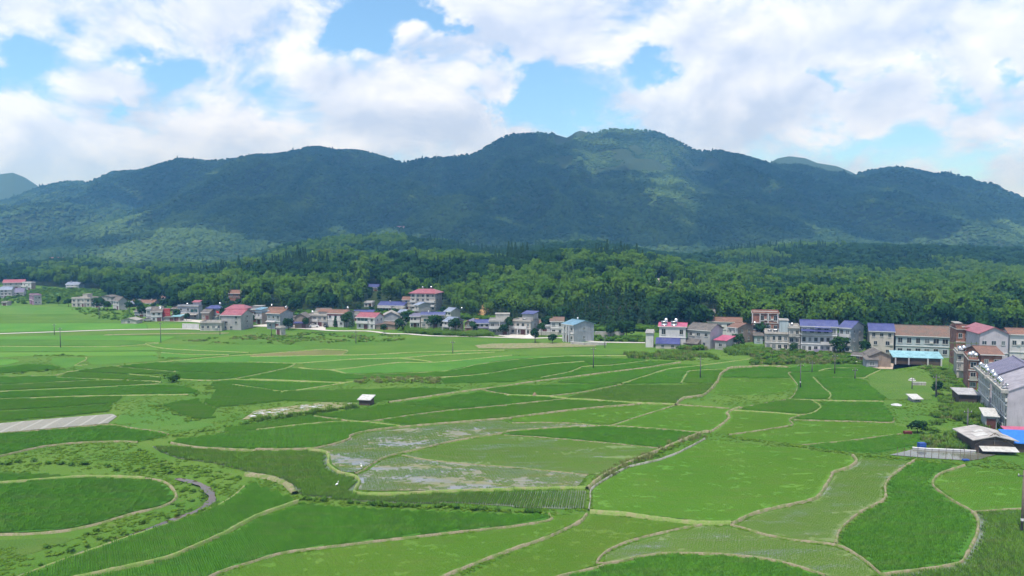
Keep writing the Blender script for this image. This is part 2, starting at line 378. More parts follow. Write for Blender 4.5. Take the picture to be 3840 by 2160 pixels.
def scatter(name, pts, keys, parent=None, smin=.85, smax=1.2, rot=None, scl=None, idx=None, label=None, cat=None, tilt=0.0):
    pts = np.asarray(pts, float)
    if len(pts) == 0: return None
    n = len(pts); me = bpy.data.meshes.new(name); me.vertices.add(n); me.vertices.foreach_set('co', pts.ravel())
    rt = np.zeros((n, 3)); rt[:, 2] = rng.uniform(0, 2 * math.pi, n) if rot is None else rot
    if tilt: rt[:, :2] = rng.uniform(-tilt, tilt, (n, 2))
    s = np.asarray(scl, float) if scl is not None else rng.uniform(smin, smax, n)
    if s.ndim == 1: s = np.repeat(s[:, None], 3, 1)
    ix = rng.integers(0, len(keys), n) if idx is None else idx
    a = me.attributes.new('rot', 'FLOAT_VECTOR', 'POINT'); a.data.foreach_set('vector', rt.ravel())
    a = me.attributes.new('scl', 'FLOAT_VECTOR', 'POINT'); a.data.foreach_set('vector', s.ravel())
    a = me.attributes.new('idx', 'INT', 'POINT'); a.data.foreach_set('value', np.asarray(ix, np.int32))
    o = link(name, me, parent); md = o.modifiers.new('scatter', 'NODES'); md.node_group = scatter_group(keys)
    tag(o, label, cat, None, 'stuff'); return o
# ------------------------------------------------------------------ ground
STREAM_PX = C5((1330, 700), (1430, 722), (1520, 750), (1580, 800), (1600, 850), (1560, 905), (1470, 950), (1340, 1000), (1200, 1050), (1050, 1110), (900, 1165), (760, 1215), (600, 1272), (450, 1330), (300, 1385), (100, 1460), (-150, 1550))
STREAM = [tuple(G(x, y)[:2]) for x, y in STREAM_PX]
def build_ground():
    us = np.linspace(-.92, .92, 560)
    ys = np.concatenate([np.arange(70, 150, .55), np.arange(150, 340, 1.3), np.geomspace(340, 6400, 250)])
    U, Y = np.meshgrid(us, ys); X = U * Y; Z = terrain(X, Y)
    nr, nc = X.shape; n = nr * nc
    me = bpy.data.meshes.new('ground'); co = np.stack([X, Y, Z], -1).reshape(-1, 3)
    me.vertices.add(n); me.vertices.foreach_set('co', co.ravel())
    i = np.arange(nr - 1)[:, None] * nc + np.arange(nc - 1)[None, :]
    q = np.stack([i, i + 1, i + nc + 1, i + nc], -1).reshape(-1, 4); k = len(q)
    me.loops.add(k * 4); me.loops.foreach_set('vertex_index', q.ravel().astype(np.int32))
    me.polygons.add(k); me.polygons.foreach_set('loop_start', (np.arange(k) * 4).astype(np.int32)); me.polygons.foreach_set('loop_total', np.full(k, 4, np.int32))
    me.update(); me.shade_smooth()
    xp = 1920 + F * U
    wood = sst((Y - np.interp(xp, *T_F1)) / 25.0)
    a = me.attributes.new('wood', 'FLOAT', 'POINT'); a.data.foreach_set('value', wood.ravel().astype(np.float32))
    m, nt, b = principled('ground'); g = NB(nt); P = g.pos()
    at = g.n('ShaderNodeAttribute', attribute_name='wood').outputs['Fac']
    n1 = g.noise(P, .05, 4.0); n2 = g.noise(P, .6, 4.0, .65); n3 = g.noise(P, 4.0, 3.0, .7)
    gr = g.mix(g.mr(n1, .35, .65), c4((.070, .165, .018)), c4((.105, .190, .028)))
    gr = g.mix(g.m('MULTIPLY', g.mr(n2, .55, .75), .55), gr, c4((.16, .145, .065)))
    gr = g.mix(g.m('MULTIPLY', g.mr(n3, .4, .8), .6), gr, c4((.035, .095, .016)))
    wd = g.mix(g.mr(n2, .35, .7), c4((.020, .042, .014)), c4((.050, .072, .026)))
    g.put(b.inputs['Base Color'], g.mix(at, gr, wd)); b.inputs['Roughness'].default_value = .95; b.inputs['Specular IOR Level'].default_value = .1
    g.put(b.inputs['Normal'], g.bump(g.m('ADD', n3, n2), .7, .25))
    me.materials.append(m)
    return tag(link('ground', me), kind='structure')
build_ground()

# ------------------------------------------------------------------ clouds overhead, whose shade lies on the mountain
def in_poly(x, y, poly):
    x = np.asarray(x, float); y = np.asarray(y, float); r = np.zeros(x.shape, bool); n = len(poly)
    for i in range(n):
        x1, y1 = poly[i]; x2, y2 = poly[(i + 1) % n]
        if y1 == y2: continue
        r ^= ((y1 > y) != (y2 > y)) & (x < (x2 - x1) * (y - y1) / (y2 - y1) + x1)
    return r
def ico(sub, seed, amp=.25):
    bm = bmesh.new(); bmesh.ops.create_icosphere(bm, subdivisions=sub, radius=1)
    r = random.Random(seed)
    for v in bm.verts: v.co *= 1 + r.uniform(-amp, amp)
    vs = np.array([v.co[:] for v in bm.verts]); fs = [tuple(v.index for v in f.verts) for f in bm.faces]; bm.free(); return vs, fs
def build_clouds():
    lit = [[(2130, 470), (2260, 470), (2430, 490), (2620, 560), (2600, 690), (2680, 800), (2620, 870), (2480, 810), (2390, 700), (2260, 640), (2150, 560)],
           [(-400, 400), (380, 600), (410, 740), (520, 760), (560, 720), (620, 740), (660, 850), (860, 880), (900, 1000), (-400, 1000)]]
    m = bpy.data.materials.new('cloud_white'); m.use_nodes = True; m.node_tree.nodes['Principled BSDF'].inputs['Base Color'].default_value = (.9, .9, .92, 1)
    m.node_tree.nodes['Principled BSDF'].inputs['Roughness'].default_value = 1
    mw = bpy.data.materials.new('cloud_wisp'); mw.use_nodes = True; qn = NB(mw.node_tree); mx = qn.n('ShaderNodeMixShader'); mx.inputs[0].default_value = .45
    mw.node_tree.links.new(qn.n('ShaderNodeBsdfTransparent').outputs[0], mx.inputs[2]); mw.node_tree.links.new(mw.node_tree.nodes['Principled BSDF'].outputs[0], mx.inputs[1]); mw.node_tree.links.new(mx.outputs[0], mw.node_tree.nodes['Material Output'].inputs[0])
    r = random.Random(3); lobes = [[], [], []]; wisps = [[], [], []]
    for X in range(-2600, 2601, 105):
        for Y in range(1420, 3300, 105):
            x = X + r.uniform(-35, 35); y = Y + r.uniform(-35, 35)
            z = tz(x, y); px, py = project(x, y, z + 6)
            if px < -350 or px > 4200: continue
            inside = any(bool(in_poly(np.array([px]), np.array([py]), q)[0]) for q in lit)
            if inside and r.random() > .42: continue
            if py > 890 + 30 * math.sin(px / 130.0): continue
            zc = r.uniform(1240, 1400); t = (zc - z) / SUN_DIR.z
            c = Vector((x, y, z)) + SUN_DIR * t
            near = inside or any(bool(in_poly(np.array([px + dx]), np.array([py + dy]), q)[0]) for q in lit for dx, dy in ((-90, 0), (90, 0), (0, -60), (0, 60))) or r.random() < .10
            (wisps if near else lobes)[0 if px < 1350 else 1 if px < 2420 else 2].append((c, r.uniform(60, 90) if near else r.uniform(72, 96)))
    for i, lb in enumerate(lobes):
        mb = MB()
        for k, (c, rad) in enumerate(lb):
            vs, fs = ico(2, i * 1000 + k, .12); h = r.uniform(.5, .9)
            mb.add([(c.x + v[0] * rad, c.y + v[1] * rad, c.z + v[2] * rad * h) for v in vs], fs)
        o = mb.build('cloud', m, smooth=True); tag(o, kind='structure'); mb = MB()
        for k, (c, rad) in enumerate(wisps[i]):
            vs, fs = ico(2, 9000 + i * 1000 + k, .2); h = r.uniform(.3, .6)
            mb.add([(c.x + v[0] * rad, c.y + v[1] * rad, c.z + v[2] * rad * h) for v in vs], fs)
        mb.build('cloud_fringe', mw, o, True)
build_clouds()

# ------------------------------------------------------------------ haze
def build_haze():
    o = MB().box(-6000, 6000, -150, 6500, -4, 485).build('haze', None); tag(o, kind='stuff')
    m = bpy.data.materials.new('haze'); m.use_nodes = True; nt = m.node_tree; nt.nodes.clear()
    v = nt.nodes.new('ShaderNodeVolumePrincipled'); v.inputs['Color'].default_value = (.17, .50, 1.0, 1); v.inputs['Density'].default_value = HAZE
    v.inputs['Absorption Color'].default_value = (1, 1, 1, 1)
    try: v.inputs['Anisotropy'].default_value = 0.0
    except Exception: pass
    out = nt.nodes.new('ShaderNodeOutputMaterial'); nt.links.new(v.outputs[0], out.inputs['Volume'])
    o.data.materials.append(m)
HAZE = 2.05e-4
build_haze()

# ------------------------------------------------------------------ plant shapes
def quads_mesh(name, P, Nn, size, mat, seed, aspect=1.0, sn=None):
    r = np.random.default_rng(seed); n = len(P)
    Nn = Nn / (np.linalg.norm(Nn, axis=1, keepdims=True) + 1e-9)
    t = np.cross(Nn, r.normal(size=(n, 3))); t /= (np.linalg.norm(t, axis=1, keepdims=True) + 1e-9); b = np.cross(Nn, t)
    s = (size * r.uniform(.6, 1.3, n))[:, None]
    v = np.stack([P - t * s * .5, P + b * s * .35 * aspect, P + t * s * .5, P - b * s * .35 * aspect], 1).reshape(-1, 3)
    me = bpy.data.meshes.new(name); me.from_pydata(v.tolist(), [], [(4 * i, 4 * i + 1, 4 * i + 2, 4 * i + 3) for i in range(n)]); me.update()
    me.materials.append(mat)
    if sn is not None:
        a = me.attributes.new('sn', 'FLOAT_VECTOR', 'POINT'); a.data.foreach_set('vector', np.repeat(sn, 4, 0).ravel())
    return me
def lobes_points(r, lobes, n, up=.35, inner=.2):
    P = []; Nn = []; Sn = []
    w = np.array([l[3] * l[3] for l in lobes]); w = w / w.sum()
    for k in r.choice(len(lobes), n, p=w):
        cx, cy, cz, rad, rz = lobes[k]
        d = r.normal(size=3); d[2] += up; d /= np.linalg.norm(d)
        q = r.uniform(.82, 1.05) if r.random() > inner else r.uniform(.3, .8)
        P.append((cx + d[0] * rad * q, cy + d[1] * rad * q, cz + d[2] * rz * q)); Nn.append(d + r.normal(size=3) * .55); Sn.append(d + np.array((0, 0, .25)) + r.normal(size=3) * .22)
    return np.array(P), np.array(Nn), np.array(Sn)
LEAF_BROAD = leaf_mat('broadleaf_foliage', (.013, .045, .014), (.040, .098, .026), .15, .1, 'attr')
LEAF_BAMBOO = leaf_mat('bamboo_foliage', (.048, .130, .017), (.120, .222, .034), .2, .1, 'attr')
LEAF_FIR = leaf_mat('fir_foliage', (.018, .048, .018), (.036, .080, .028), .1, .1, 'attr')
LEAF_WEED = leaf_mat('weed_foliage', (.095, .215, .022), (.165, .280, .036), .25, .4, 'attr')
LEAF_SHRUB = leaf_mat('shrub_foliage', (.055, .150, .018), (.110, .215, .032), .2, .4, 'attr')
LEAF_FAR = leaf_mat('far_canopy', (.020, .048, .019), (.082, .135, .040), 0.0, .006, None)
def _spur_tint():
    nt = LEAF_FAR.node_tree; q = NB(nt); d = next(n for n in nt.nodes if n.type == 'BSDF_DIFFUSE'); r = q.n('ShaderNodeObjectInfo').outputs['Random']
    n1 = q.noise(q.vm('MULTIPLY', q.pos(), (.0062, .0016, .003)), 1.0, 5.0, .62, .8); n2 = q.noise(q.pos(), .02, 4.0, .6)
    f = q.m('ADD', q.m('ADD', q.m('MULTIPLY', q.mr(n1, .40, .66), .55), q.m('MULTIPLY', q.mr(n2, .4, .7), .25)), q.m('MULTIPLY', r, .22), clamp=True)
    q.put(d.inputs[0], q.mix(f, c4((.016, .042, .018)), c4((.090, .150, .042))))
_spur_tint()
LEAF_CORN = leaf_mat('corn_foliage', (.070, .165, .026), (.130, .225, .040), .25, .4)
LEAF_REED = leaf_mat('reed_foliage', (.110, .170, .050), (.210, .230, .090), .3, .4)
BARK = plain('bark', (.10, .08, .06), .95); CULM = plain('bamboo_culm', (.14, .19, .06), .7)

def broad_crown(seed, h=9.5, rad=3.4, n=620):
    r = np.random.default_rng(seed); lobes = [(0, 0, h * .68, rad * .72, rad * .7)]
    for k in range(9):
        a = k * 2.4 + r.uniform(-.4, .4); q = rad * r.uniform(.38, .68); z = h * r.uniform(.42, .86)
        s = rad * r.uniform(.34, .52); lobes.append((math.cos(a) * q, math.sin(a) * q, z, s, s * .85))
    P, Nn, Sn = lobes_points(r, lobes, n); return quads_mesh('crown', P, Nn, .95, LEAF_BROAD, seed, sn=Sn)
def bamboo_crown(seed, h=11.5, rad=2.6, n=640):
    r = np.random.default_rng(seed); lobes = []
    for k in range(6):
        a = k * 1.05 + r.uniform(-.3, .3); q = rad * (.15 if k == 0 else r.uniform(.45, .75)); z = h * r.uniform(.48, .72)
        s = rad * r.uniform(.42, .6); lobes.append((math.cos(a) * q, math.sin(a) * q, z, s, h * r.uniform(.2, .3)))
    P, Nn, Sn = lobes_points(r, lobes, n, .5, .15); return quads_mesh('crown', P, Nn, .78, LEAF_BAMBOO, seed, sn=Sn)
def fir_crown(seed, h=12.5, rad=2.0, n=420):
    r = np.random.default_rng(seed); z = r.uniform(0, 1, n) ** 1.25; a = r.uniform(0, 2 * math.pi, n)
    tier = (np.floor(z * 9) + .25 + .75 * (z * 9 - np.floor(z * 9))) / 9
    rr = rad * (1 - tier) * r.uniform(.75, 1.08, n) + .1
    P = np.stack([np.cos(a) * rr, np.sin(a) * rr, h * (.16 + .84 * z)], 1); Nn = np.stack([np.cos(a), np.sin(a), np.full(n, .8)], 1) + r.normal(size=(n, 3)) * .35
    return quads_mesh('crown', P, Nn, .85, LEAF_FIR, seed, sn=Nn)
def trunk_mesh(h, r0, mat, seed, culms=1):
    r = random.Random(seed); mb = MB()
    for k in range(culms):
        ox, oy = (0, 0) if culms == 1 else (r.uniform(-.9, .9), r.uniform(-.9, .9))
        mb.tube([(ox, oy, -1.0), (ox + r.uniform(-.1, .1), oy, h * .4), (ox * 1.5 + r.uniform(-.25, .25), oy * 1.5 + r.uniform(-.2, .2), h * .75)], r0, 6, r0 * .45)
        if culms == 1:
            for a in (0.6, 2.5, 4.4): mb.tube([(0, 0, h * .35), (math.cos(a) * h * .18, math.sin(a) * h * .18, h * .62)], r0 * .45, 5, r0 * .15)
    return mb.mesh('trunk', mat, True)
TREES = {'broad': [(broad_crown(s, h, q), trunk_mesh(h, .22, BARK, s)) for s, h, q in ((1, 9.5, 3.5), (2, 8.6, 3.2), (3, 10.6, 3.3), (4, 7.6, 3.6))],
         'bamboo': [(bamboo_crown(s, h, q), trunk_mesh(h, .09, CULM, s, 6)) for s, h, q in ((11, 11.5, 2.7), (12, 10.4, 2.9), (13, 12.2, 2.5))],
         'fir': [(fir_crown(s, h, q), trunk_mesh(h, .18, BARK, s)) for s, h, q in ((21, 12.5, 2.0), (22, 10.8, 1.8))]}
for k, v in TREES.items():
    for i, (c, t) in enumerate(v): source('%s_crown_%d' % (k, i), c)
def far_clump(seed):
    vs, fs = ico(2, seed, .22); vs[:, 2] *= .8
    me = bpy.data.meshes.new('canopy'); me.from_pydata(vs.tolist(), [], fs); me.update(); me.materials.append(LEAF_FAR); return me
for i in range(3): source('far_clump_%d' % i, far_clump(50 + i))
def far_fir(seed):
    r = random.Random(seed); mb = MB(); k = 6
    for a, b, q in ((0, .55, 1.0), (.35, .8, .75), (.65, 1.1, .45)):
        mb.add([(math.cos(6.283 * j / k) * q * r.uniform(.7, 1.1), math.sin(6.283 * j / k) * q * r.uniform(.7, 1.1), a * 2) for j in range(k)] + [(0, 0, b * 2)], [(j, (j + 1) % k, k) for j in range(k)])
    return mb.mesh('canopy', LEAF_FAR)
source('far_fir_0', far_fir(5))
# shrubs, weeds and reeds, about 1 m across
def shrub_mesh(seed, h, rad, n, size, mat):
    r = np.random.default_rng(seed)
    lobes = [(r.uniform(-.5, .5) * rad, r.uniform(-.5, .5) * rad, h * r.uniform(.4, .65), rad * r.uniform(.4, .65), h * r.uniform(.35, .5)) for _ in range(5)]
    P, Nn, Sn = lobes_points(r, lobes, n, .6, .2); return quads_mesh('leaves', P, Nn, size, mat, seed, sn=Sn)
def blades_mesh(name, seed, n, w, h, spread, mat, lean=.25, box=True, width=.05):
    """n blades over a w x w patch, each a bent strip of two faces"""
    r = np.random.default_rng(seed); V = []; Fc = []
    for i in range(n):
        x, y = r.uniform(-w / 2, w / 2, 2) if box else r.normal(0, spread, 2)
        a = r.uniform(0, 6.283); l = h * r.uniform(.65, 1.15); dx, dy = math.cos(a), math.sin(a); q = l * lean * r.uniform(.4, 1.6); s = width * r.uniform(.7, 1.3) / 2
        o = len(V); mx, my = x + dx * q * .35, y + dy * q * .35
        V += [(x - dy * s, y + dx * s, 0), (x + dy * s, y - dx * s, 0), (mx + dy * s * .8, my - dx * s * .8, l * .62), (mx - dy * s * .8, my + dx * s * .8, l * .62), (x + dx * q, y + dy * q, l)]
        Fc += [(o, o + 1, o + 2, o + 3), (o + 3, o + 2, o + 4)]
    me = bpy.data.meshes.new(name); me.from_pydata(V, [], Fc); me.update(); me.materials.append(mat); return me
for i in range(3):
    source('shrub_%d' % i, shrub_mesh(70 + i, 1.3, .8, 150, .34, LEAF_SHRUB))
    source('weed_%d' % i, shrub_mesh(80 + i, .62, .8, 110, .30, LEAF_WEED))
    source('reed_%d' % i, blades_mesh('reed', 90 + i, 42, 1.1, 1.25, .3, LEAF_REED, .3, True, .10))
    source('corn_%d' % i, blades_mesh('corn', 95 + i, 60, 1.2, 1.7, .3, LEAF_CORN, .35, True, .14))

# ------------------------------------------------------------------ woods
HOUSE_BOXES = []       # (x0, x1, ytop, ybase, distance): what the hillside clearings keep open
CLEAR = [K1((1140, 275), (1560, 275), (1480, 335), (1180, 330)), K1((0, 470), (1050, 500), (1120, 540), (900, 600), (0, 660)), K2((2290, 660), (2375, 650), (2340, 740), (2240, 830), (2200, 830)),
         K1((40, 270), (130, 250), (130, 340), (60, 340))]
def build_woods():
    r = np.random.default_rng(5)
    # near hill: individual crowns
    P = []
    sp = 6.6
    for y0 in np.arange(285, 700, sp * .92):
        n = int(2 * .74 * y0 / sp); xs = np.linspace(-.74 * y0, .74 * y0, n)
        P.append(np.stack([xs + r.uniform(-2, 2, n), y0 + r.uniform(-2, 2, n)], 1))
    P = np.concatenate(P); X, Y = P[:, 0], P[:, 1]; xp = 1920 + F * X / Y
    keep = Y > np.interp(xp, *T_F1) + 3 + 9 * (vnoise(X / 14, Y / 14, 2) - .5)
    keep &= (vnoise(X / 9, Y / 9, 77) > .10)
    X, Y = X[keep], Y[keep]; Z = terrain(X, Y); n = len(X)
    bn = fbm(X / 48, Y / 48, 21, 3); fn = fbm(X / 40 + 40, Y / 40, 25, 3)
    px, py = project(X, Y, Z)
    _, ptop = project(X, Y, Z + 11)
    hill = Z / 30.0
    kind = np.where(bn + .10 * (px > 2600) + .04 > .535 + .10 * hill, 1, np.where(fn + .10 * hill > .67, 2, 0))
    drop = np.zeros(n, bool); low = np.zeros(n, bool)
    for (x0, x1, yt, yb, D) in HOUSE_BOXES:
        low |= (px > x0 - 3 - 2.6 * F / Y) & (px < x1 + 3 + 2.6 * F / Y) & (Y < D + 4) & (ptop < yb - 3) & (Y > D - 90)
        drop |= (px > x0 - 2.5 * F / Y) & (px < x1 + 2.5 * F / Y) & (np.abs(Y - D - 5) < 9)
    for q in CLEAR:
        ymin = min(b for a, b in q); ymax = max(b for a, b in q)
        drop |= in_poly(px, py, q)
        drop |= in_poly(px, ptop + 6, q) & (py < ymax + 60)
    X, Y, Z, kind, px, py, ptop, low = [a[~drop] for a in (X, Y, Z, kind, px, py, ptop, low)]; kind = np.where(low, 0, kind)
    n = len(X); rot = r.uniform(0, 6.283, n); sc = r.uniform(.75, 1.5, n) * (.8 + .4 * fbm(X / 22, Y / 22, 88, 2)); sc = np.where(low, sc * .32, sc)
    inframe = (px > -20) & (px < 3860)
    order = np.argsort(Y)
    single = np.zeros(n, bool)
    names = ('broadleaf_tree', 'bamboo_clump', 'fir_tree'); keys = ('broad', 'bamboo', 'fir')
    zones = [(-9999, 700, 'at the wood edge behind the far-off farm houses'), (700, 1300, 'on the wooded slope behind the red-roofed house'), (1300, 1800, 'around the four-storey red-roofed building'),
             (1800, 2350, 'on the hill behind the sky-blue roof'), (2350, 2950, 'on the hill behind the magenta-roofed house'), (2950, 9999, 'on the wooded slope above the blue-roofed terrace')]
    looks = ('dark green rounded broadleaf tree', 'bright yellow-green feathery bamboo clump', 'slim dark conical fir')
    cats = ('tree', 'bamboo', 'tree')
    for kd in range(3):
        c = [i for i in order if kind[i] == kd and inframe[i] and not low[i]][:(290, 290, 120)[kd]]
        for i in c:
            single[i] = True
            cr, tr = TREES[keys[kd]][int(r.integers(0, len(TREES[keys[kd]])))]
            e = empty(names[kd], (X[i], Y[i], Z[i] - .2), rot[i]); e.scale = (sc[i],) * 3
            z = next(q for q in zones if q[0] <= px[i] < q[1])
            tag(e, looks[kd] + ' ' + z[2], cats[kd], looks[kd] + 's ' + z[2])
            link('crown', cr, e); link('trunk', tr, e)
    rest = ~single
    allk = [k for kd in keys for k in ['%s_crown_%d' % (kd, j) for j in range(len(TREES[kd]))]]
    off = [0, 4, 7]; cnt = [4, 3, 2]
    ix = np.array([off[k] + int(r.integers(0, cnt[k])) for k in kind])
    scatter('hill_forest', np.stack([X, Y, Z - .3], 1)[rest], allk, rot=rot[rest], scl=sc[rest], idx=ix[rest], label='mixed bamboo and broadleaf wood covering the hills behind the village', cat='forest')
    # second rise: smaller in view, the same trees thinned out
    P = []
    for y0 in np.arange(700, 1130, 6.8):
        m = int(2 * .74 * y0 / 7.6); P.append(np.stack([np.linspace(-.74 * y0, .74 * y0, m) + r.uniform(-3, 3, m), y0 + r.uniform(-3, 3, m)], 1))
    P = np.concatenate(P); X, Y = P[:, 0], P[:, 1]; Z = terrain(X, Y); px, py = project(X, Y, Z); _, pt = project(X, Y, Z + 10)
    d = np.zeros(len(X), bool)
    for (x0, x1, yt, yb, D) in HOUSE_BOXES: d |= (px > x0 - 8) & (px < x1 + 8) & (Y < D + 12) & (pt < yb - 2) & (Y > D - 60)
    for q in CLEAR:
        ymax = max(b for a, b in q); d |= in_poly(px, py, q) | (in_poly(px, pt + 6, q) & (py < ymax + 40))
    d |= vnoise(X / 25, Y / 25, 8) < .12
    X, Y, Z = X[~d], Y[~d], Z[~d]; n = len(X)
    kd = np.where(fbm(X / 90, Y / 90, 61, 3) > .60, 1, np.where(fbm(X / 70, Y / 70, 66, 3) > .68, 2, 0))
    ix = np.array([off[k] + int(r.integers(0, cnt[k])) for k in kd])
    scatter('ridge_forest', np.stack([X, Y, Z - .3], 1), allk, scl=r.uniform(.85, 1.45, n), idx=ix, label='hazy green wood on the low ridge below the mountain', cat='forest')
    # the mountain's canopy
    P = []
    y0 = 1130.0
    while y0 < 3000:
        s = 7.0 + (y0 - 1130) / 1870 * 4.2; m = int(2 * .72 * y0 / s)
        P.append(np.stack([np.linspace(-.72 * y0, .72 * y0, m) + r.uniform(-s * .5, s * .5, m), y0 + r.uniform(-s * .5, s * .5, m)], 1)); y0 += s * 1.15
    P = np.concatenate(P); X, Y = P[:, 0], P[:, 1]; Z = terrain(X, Y); n = len(X)
    # grassy bald slopes near the summit
    px, py = project(X, Y, Z)
    bald = (fbm(X / 170, Y / 260, 71, 3) > .52) & (px > 2080) & (px < 2700) & (py < 640)
    X, Y, Z = X[~bald], Y[~bald], Z[~bald]; n = len(X)
    s = r.uniform(2.6, 6.4, n) * (1 + .25 * (fbm(X / 120, Y / 120, 73, 2) - .5)); ix = r.integers(0, 3, n); ix = np.where(r.random(n) < .03, 3, ix)
    scatter('mountain_forest', np.stack([X, Y, Z + .5], 1), ['far_clump_0', 'far_clump_1', 'far_clump_2', 'far_fir_0'], scl=np.stack([s, s, s * r.uniform(.75, 1.2, n)], 1), idx=ix,
            label='dark green forest covering the long mountain', cat='forest')
# ------------------------------------------------------------------ paddies
RICE = {'D': leaf_mat('rice_dark', (.092, .280, .025), (.120, .312, .031), .25, .05, 'up', True),
        'M': leaf_mat('rice_mid', (.094, .255, .024), (.120, .285, .030), .25, .05, 'up', True),
        'L': leaf_mat('rice_light', (.128, .315, .026), (.160, .335, .034), .25, .06, 'up', True),
        'R': leaf_mat('rice_rows', (.100, .240, .028), (.130, .265, .034), .25, .05, 'up', True)}
def rice_patch(key, seed, sp, per, h, width, mat, jit):
    """one square metre of rice planted in rows along y"""
    r = np.random.default_rng(seed); V = []; Fc = []; k = int(round(1.0 / sp)); k2 = 5
    for i in range(k):
        for j in range(k2):
            cx = (i + .5) / k - .5 + r.normal(0, jit); cy = (j + .5) / k2 - .5 + r.normal(0, jit)
            for b in range(per):
                a = r.uniform(0, 6.283); l = h * r.uniform(.7, 1.15); q = l * r.uniform(.15, .5); dx, dy = math.cos(a), math.sin(a); s = width * r.uniform(.7, 1.3) / 2
                o = len(V); V += [(cx - dy * s, cy + dx * s, 0), (cx + dy * s, cy - dx * s, 0), (cx + dx * q + dy * s * .3, cy + dy * q - dx * s * .3, l * .95), (cx + dx * q * .9 - dy * s * .3, cy + dy * q * .9 + dx * s * .3, l)]
                Fc.append((o, o + 1, o + 2, o + 3))
    me = bpy.data.meshes.new('rice'); me.from_pydata(V, [], Fc); me.update(); me.materials.append(mat); return me
for i in range(3):
    source('rice_D_%d' % i, rice_patch('D', 200 + i, .25, 8, .27, .075, RICE['D'], .016))
    source('rice_M_%d' % i, rice_patch('M', 210 + i, .2, 5, .32, .075, RICE['M'], .03))
    source('rice_L_%d' % i, rice_patch('L', 220 + i, .2, 4, .15, .06, RICE['L'], .07))
    source('rice_R_%d' % i, rice_patch('R', 230 + i, .34, 7, .36, .07, RICE['R'], .018))

def paddy_mat(kind):
    key = 'paddy_' + kind
    if key in MATS: return MATS[key]
    m, nt, b = principled(key); q = NB(nt); P = q.pos(); r = q.n('ShaderNodeObjectInfo').outputs['Random']
    n1 = q.noise(P, .06, 3.0); n2 = q.noise(q.vm('MULTIPLY', P, (.45, 1.2, 1)), 1.0, 5.0, .7); n3 = q.noise(P, 5.0, 2.0, .6)
    rough, spec = .9, .15
    if kind in 'DMLGFP':
        A, B, S = {'D': ((.062, .182, .018), (.084, .208, .023), (.02, .08, .012)), 'M': ((.076, .192, .019), (.100, .218, .025), (.03, .09, .015)),
                   'L': ((.094, .208, .021), (.116, .218, .027), (.150, .185, .06)), 'G': ((.072, .175, .020), (.105, .190, .030), (.15, .15, .055)), 'F': ((.15, .18, .05), (.21, .2, .08), (.2, .16, .09)), 'P': ((.26, .27, .235), (.31, .305, .265), (.15, .19, .10))}[kind]
        col = q.mix(q.mr(n1, .35, .65), c4(A), c4(B))
        col = q.mix(q.m('MULTIPLY', q.mr(n2, .56, .78), {'D': .5, 'M': .5, 'L': .75, 'G': .7, 'F': .6, 'P': .6}[kind]), col, c4(S))
        col = q.mix(q.m('MULTIPLY', q.mr(n3, .4, .75), .35), col, c4(tuple(k * .45 for k in A)))
        hs = q.n('ShaderNodeHueSaturation'); q.put(hs.inputs['Hue'], q.mr(r, 0, 1, .490, .512, 'LINEAR')); q.put(hs.inputs['Value'], q.mr(r, 0, 1, .84, 1.14, 'LINEAR')); q.put(hs.inputs['Color'], col); col = hs.outputs[0]
        q.put(b.inputs['Normal'], q.bump(q.m('ADD', n3, n2), .8, .25)); q.put(b.inputs['Base Color'], col)
        b.inputs['Roughness'].default_value = rough; b.inputs['Specular IOR Level'].default_value = spec
    else:   # standing water over mud
        wet = q.mr(q.noise(q.vm('MULTIPLY', P, (.10, .30, 1)), 1.0, 5.0, .62, .4), *((.34, .64) if kind == 'W' else (.50, .72))) if kind in 'WV' else q.mr(n2, .2, .4)
        mud = q.mix(q.mr(n2, .35, .7), c4((.20, .185, .095) if kind != 'V' else (.125, .19, .042)), c4((.11, .165, .04) if kind == 'V' else (.13, .16, .055)))
        wat = q.mix(q.mr(n1, .3, .7), c4((.20, .21, .22)), c4((.16, .17, .17)))
        if kind == 'R': wat = q.mix(.8, wat, c4((.085, .125, .045)))
        q.put(b.inputs['Base Color'], q.mix(wet, mud, wat)); q.put(b.inputs['Roughness'], q.mr(wet, 0, 1, .8, .18, 'LINEAR'))
        b.inputs['Specular IOR Level'].default_value = .4 if kind == 'R' else .55
        q.put(b.inputs['Normal'], q.bump(q.m('MULTIPLY', n3, q.m('SUBTRACT', 1.0, wet)), .4, .08))
    if kind == 'P':
        wv = q.n('ShaderNodeTexWave', wave_type='BANDS', bands_direction='DIAGONAL'); q.put(wv.inputs[0], q.vm('MULTIPLY', P, (1.6, .25, 0))); wv.inputs['Scale'].default_value = .12; wv.inputs['Distortion'].default_value = 2.5
        q.put(b.inputs['Base Color'], q.mix(q.mr(wv.outputs['Fac'], .90, .995), col, c4((.345, .345, .31))))
    MATS[key] = m; return m

FIELDS = []      # (kind, photo polygon, row angle)
def fld(kind, poly, ang=None): FIELDS.append((kind, poly, ang))
# far and middle distance first; a later field lies over an earlier one
fld('G', K1((-100, 660), (700, 672), (1000, 740), (300, 745), (-100, 750)))
fld('M', K1((-100, 757), (280, 772), (1250, 762), (1210, 825), (-100, 830)))
fld('M', K1((-100, 842), (1100, 838), (1470, 845), (1480, 893), (600, 912), (-100, 928)))
fld('L', K1((1480, 842), (1830, 838), (1828, 893), (1490, 893)))
fld('G', K1((0, 500), (1000, 500), (1080, 545), (700, 560), (0, 530)))
fld('M', M1((-60, 45), (800, 35), (1300, 45), (1180, 90), (1000, 72), (-60, 66)))
fld('D', M1((-60, 70), (1000, 76), (1170, 95), (800, 118), (350, 108), (-60, 113)))
fld('M', M1((1080, 97), (1700, 110), (2200, 107), (2290, 133), (1850, 163), (1500, 148), (1200, 130)))
fld('D', M1((1200, 137), (1500, 152), (1850, 167), (1690, 181), (1200, 164)))
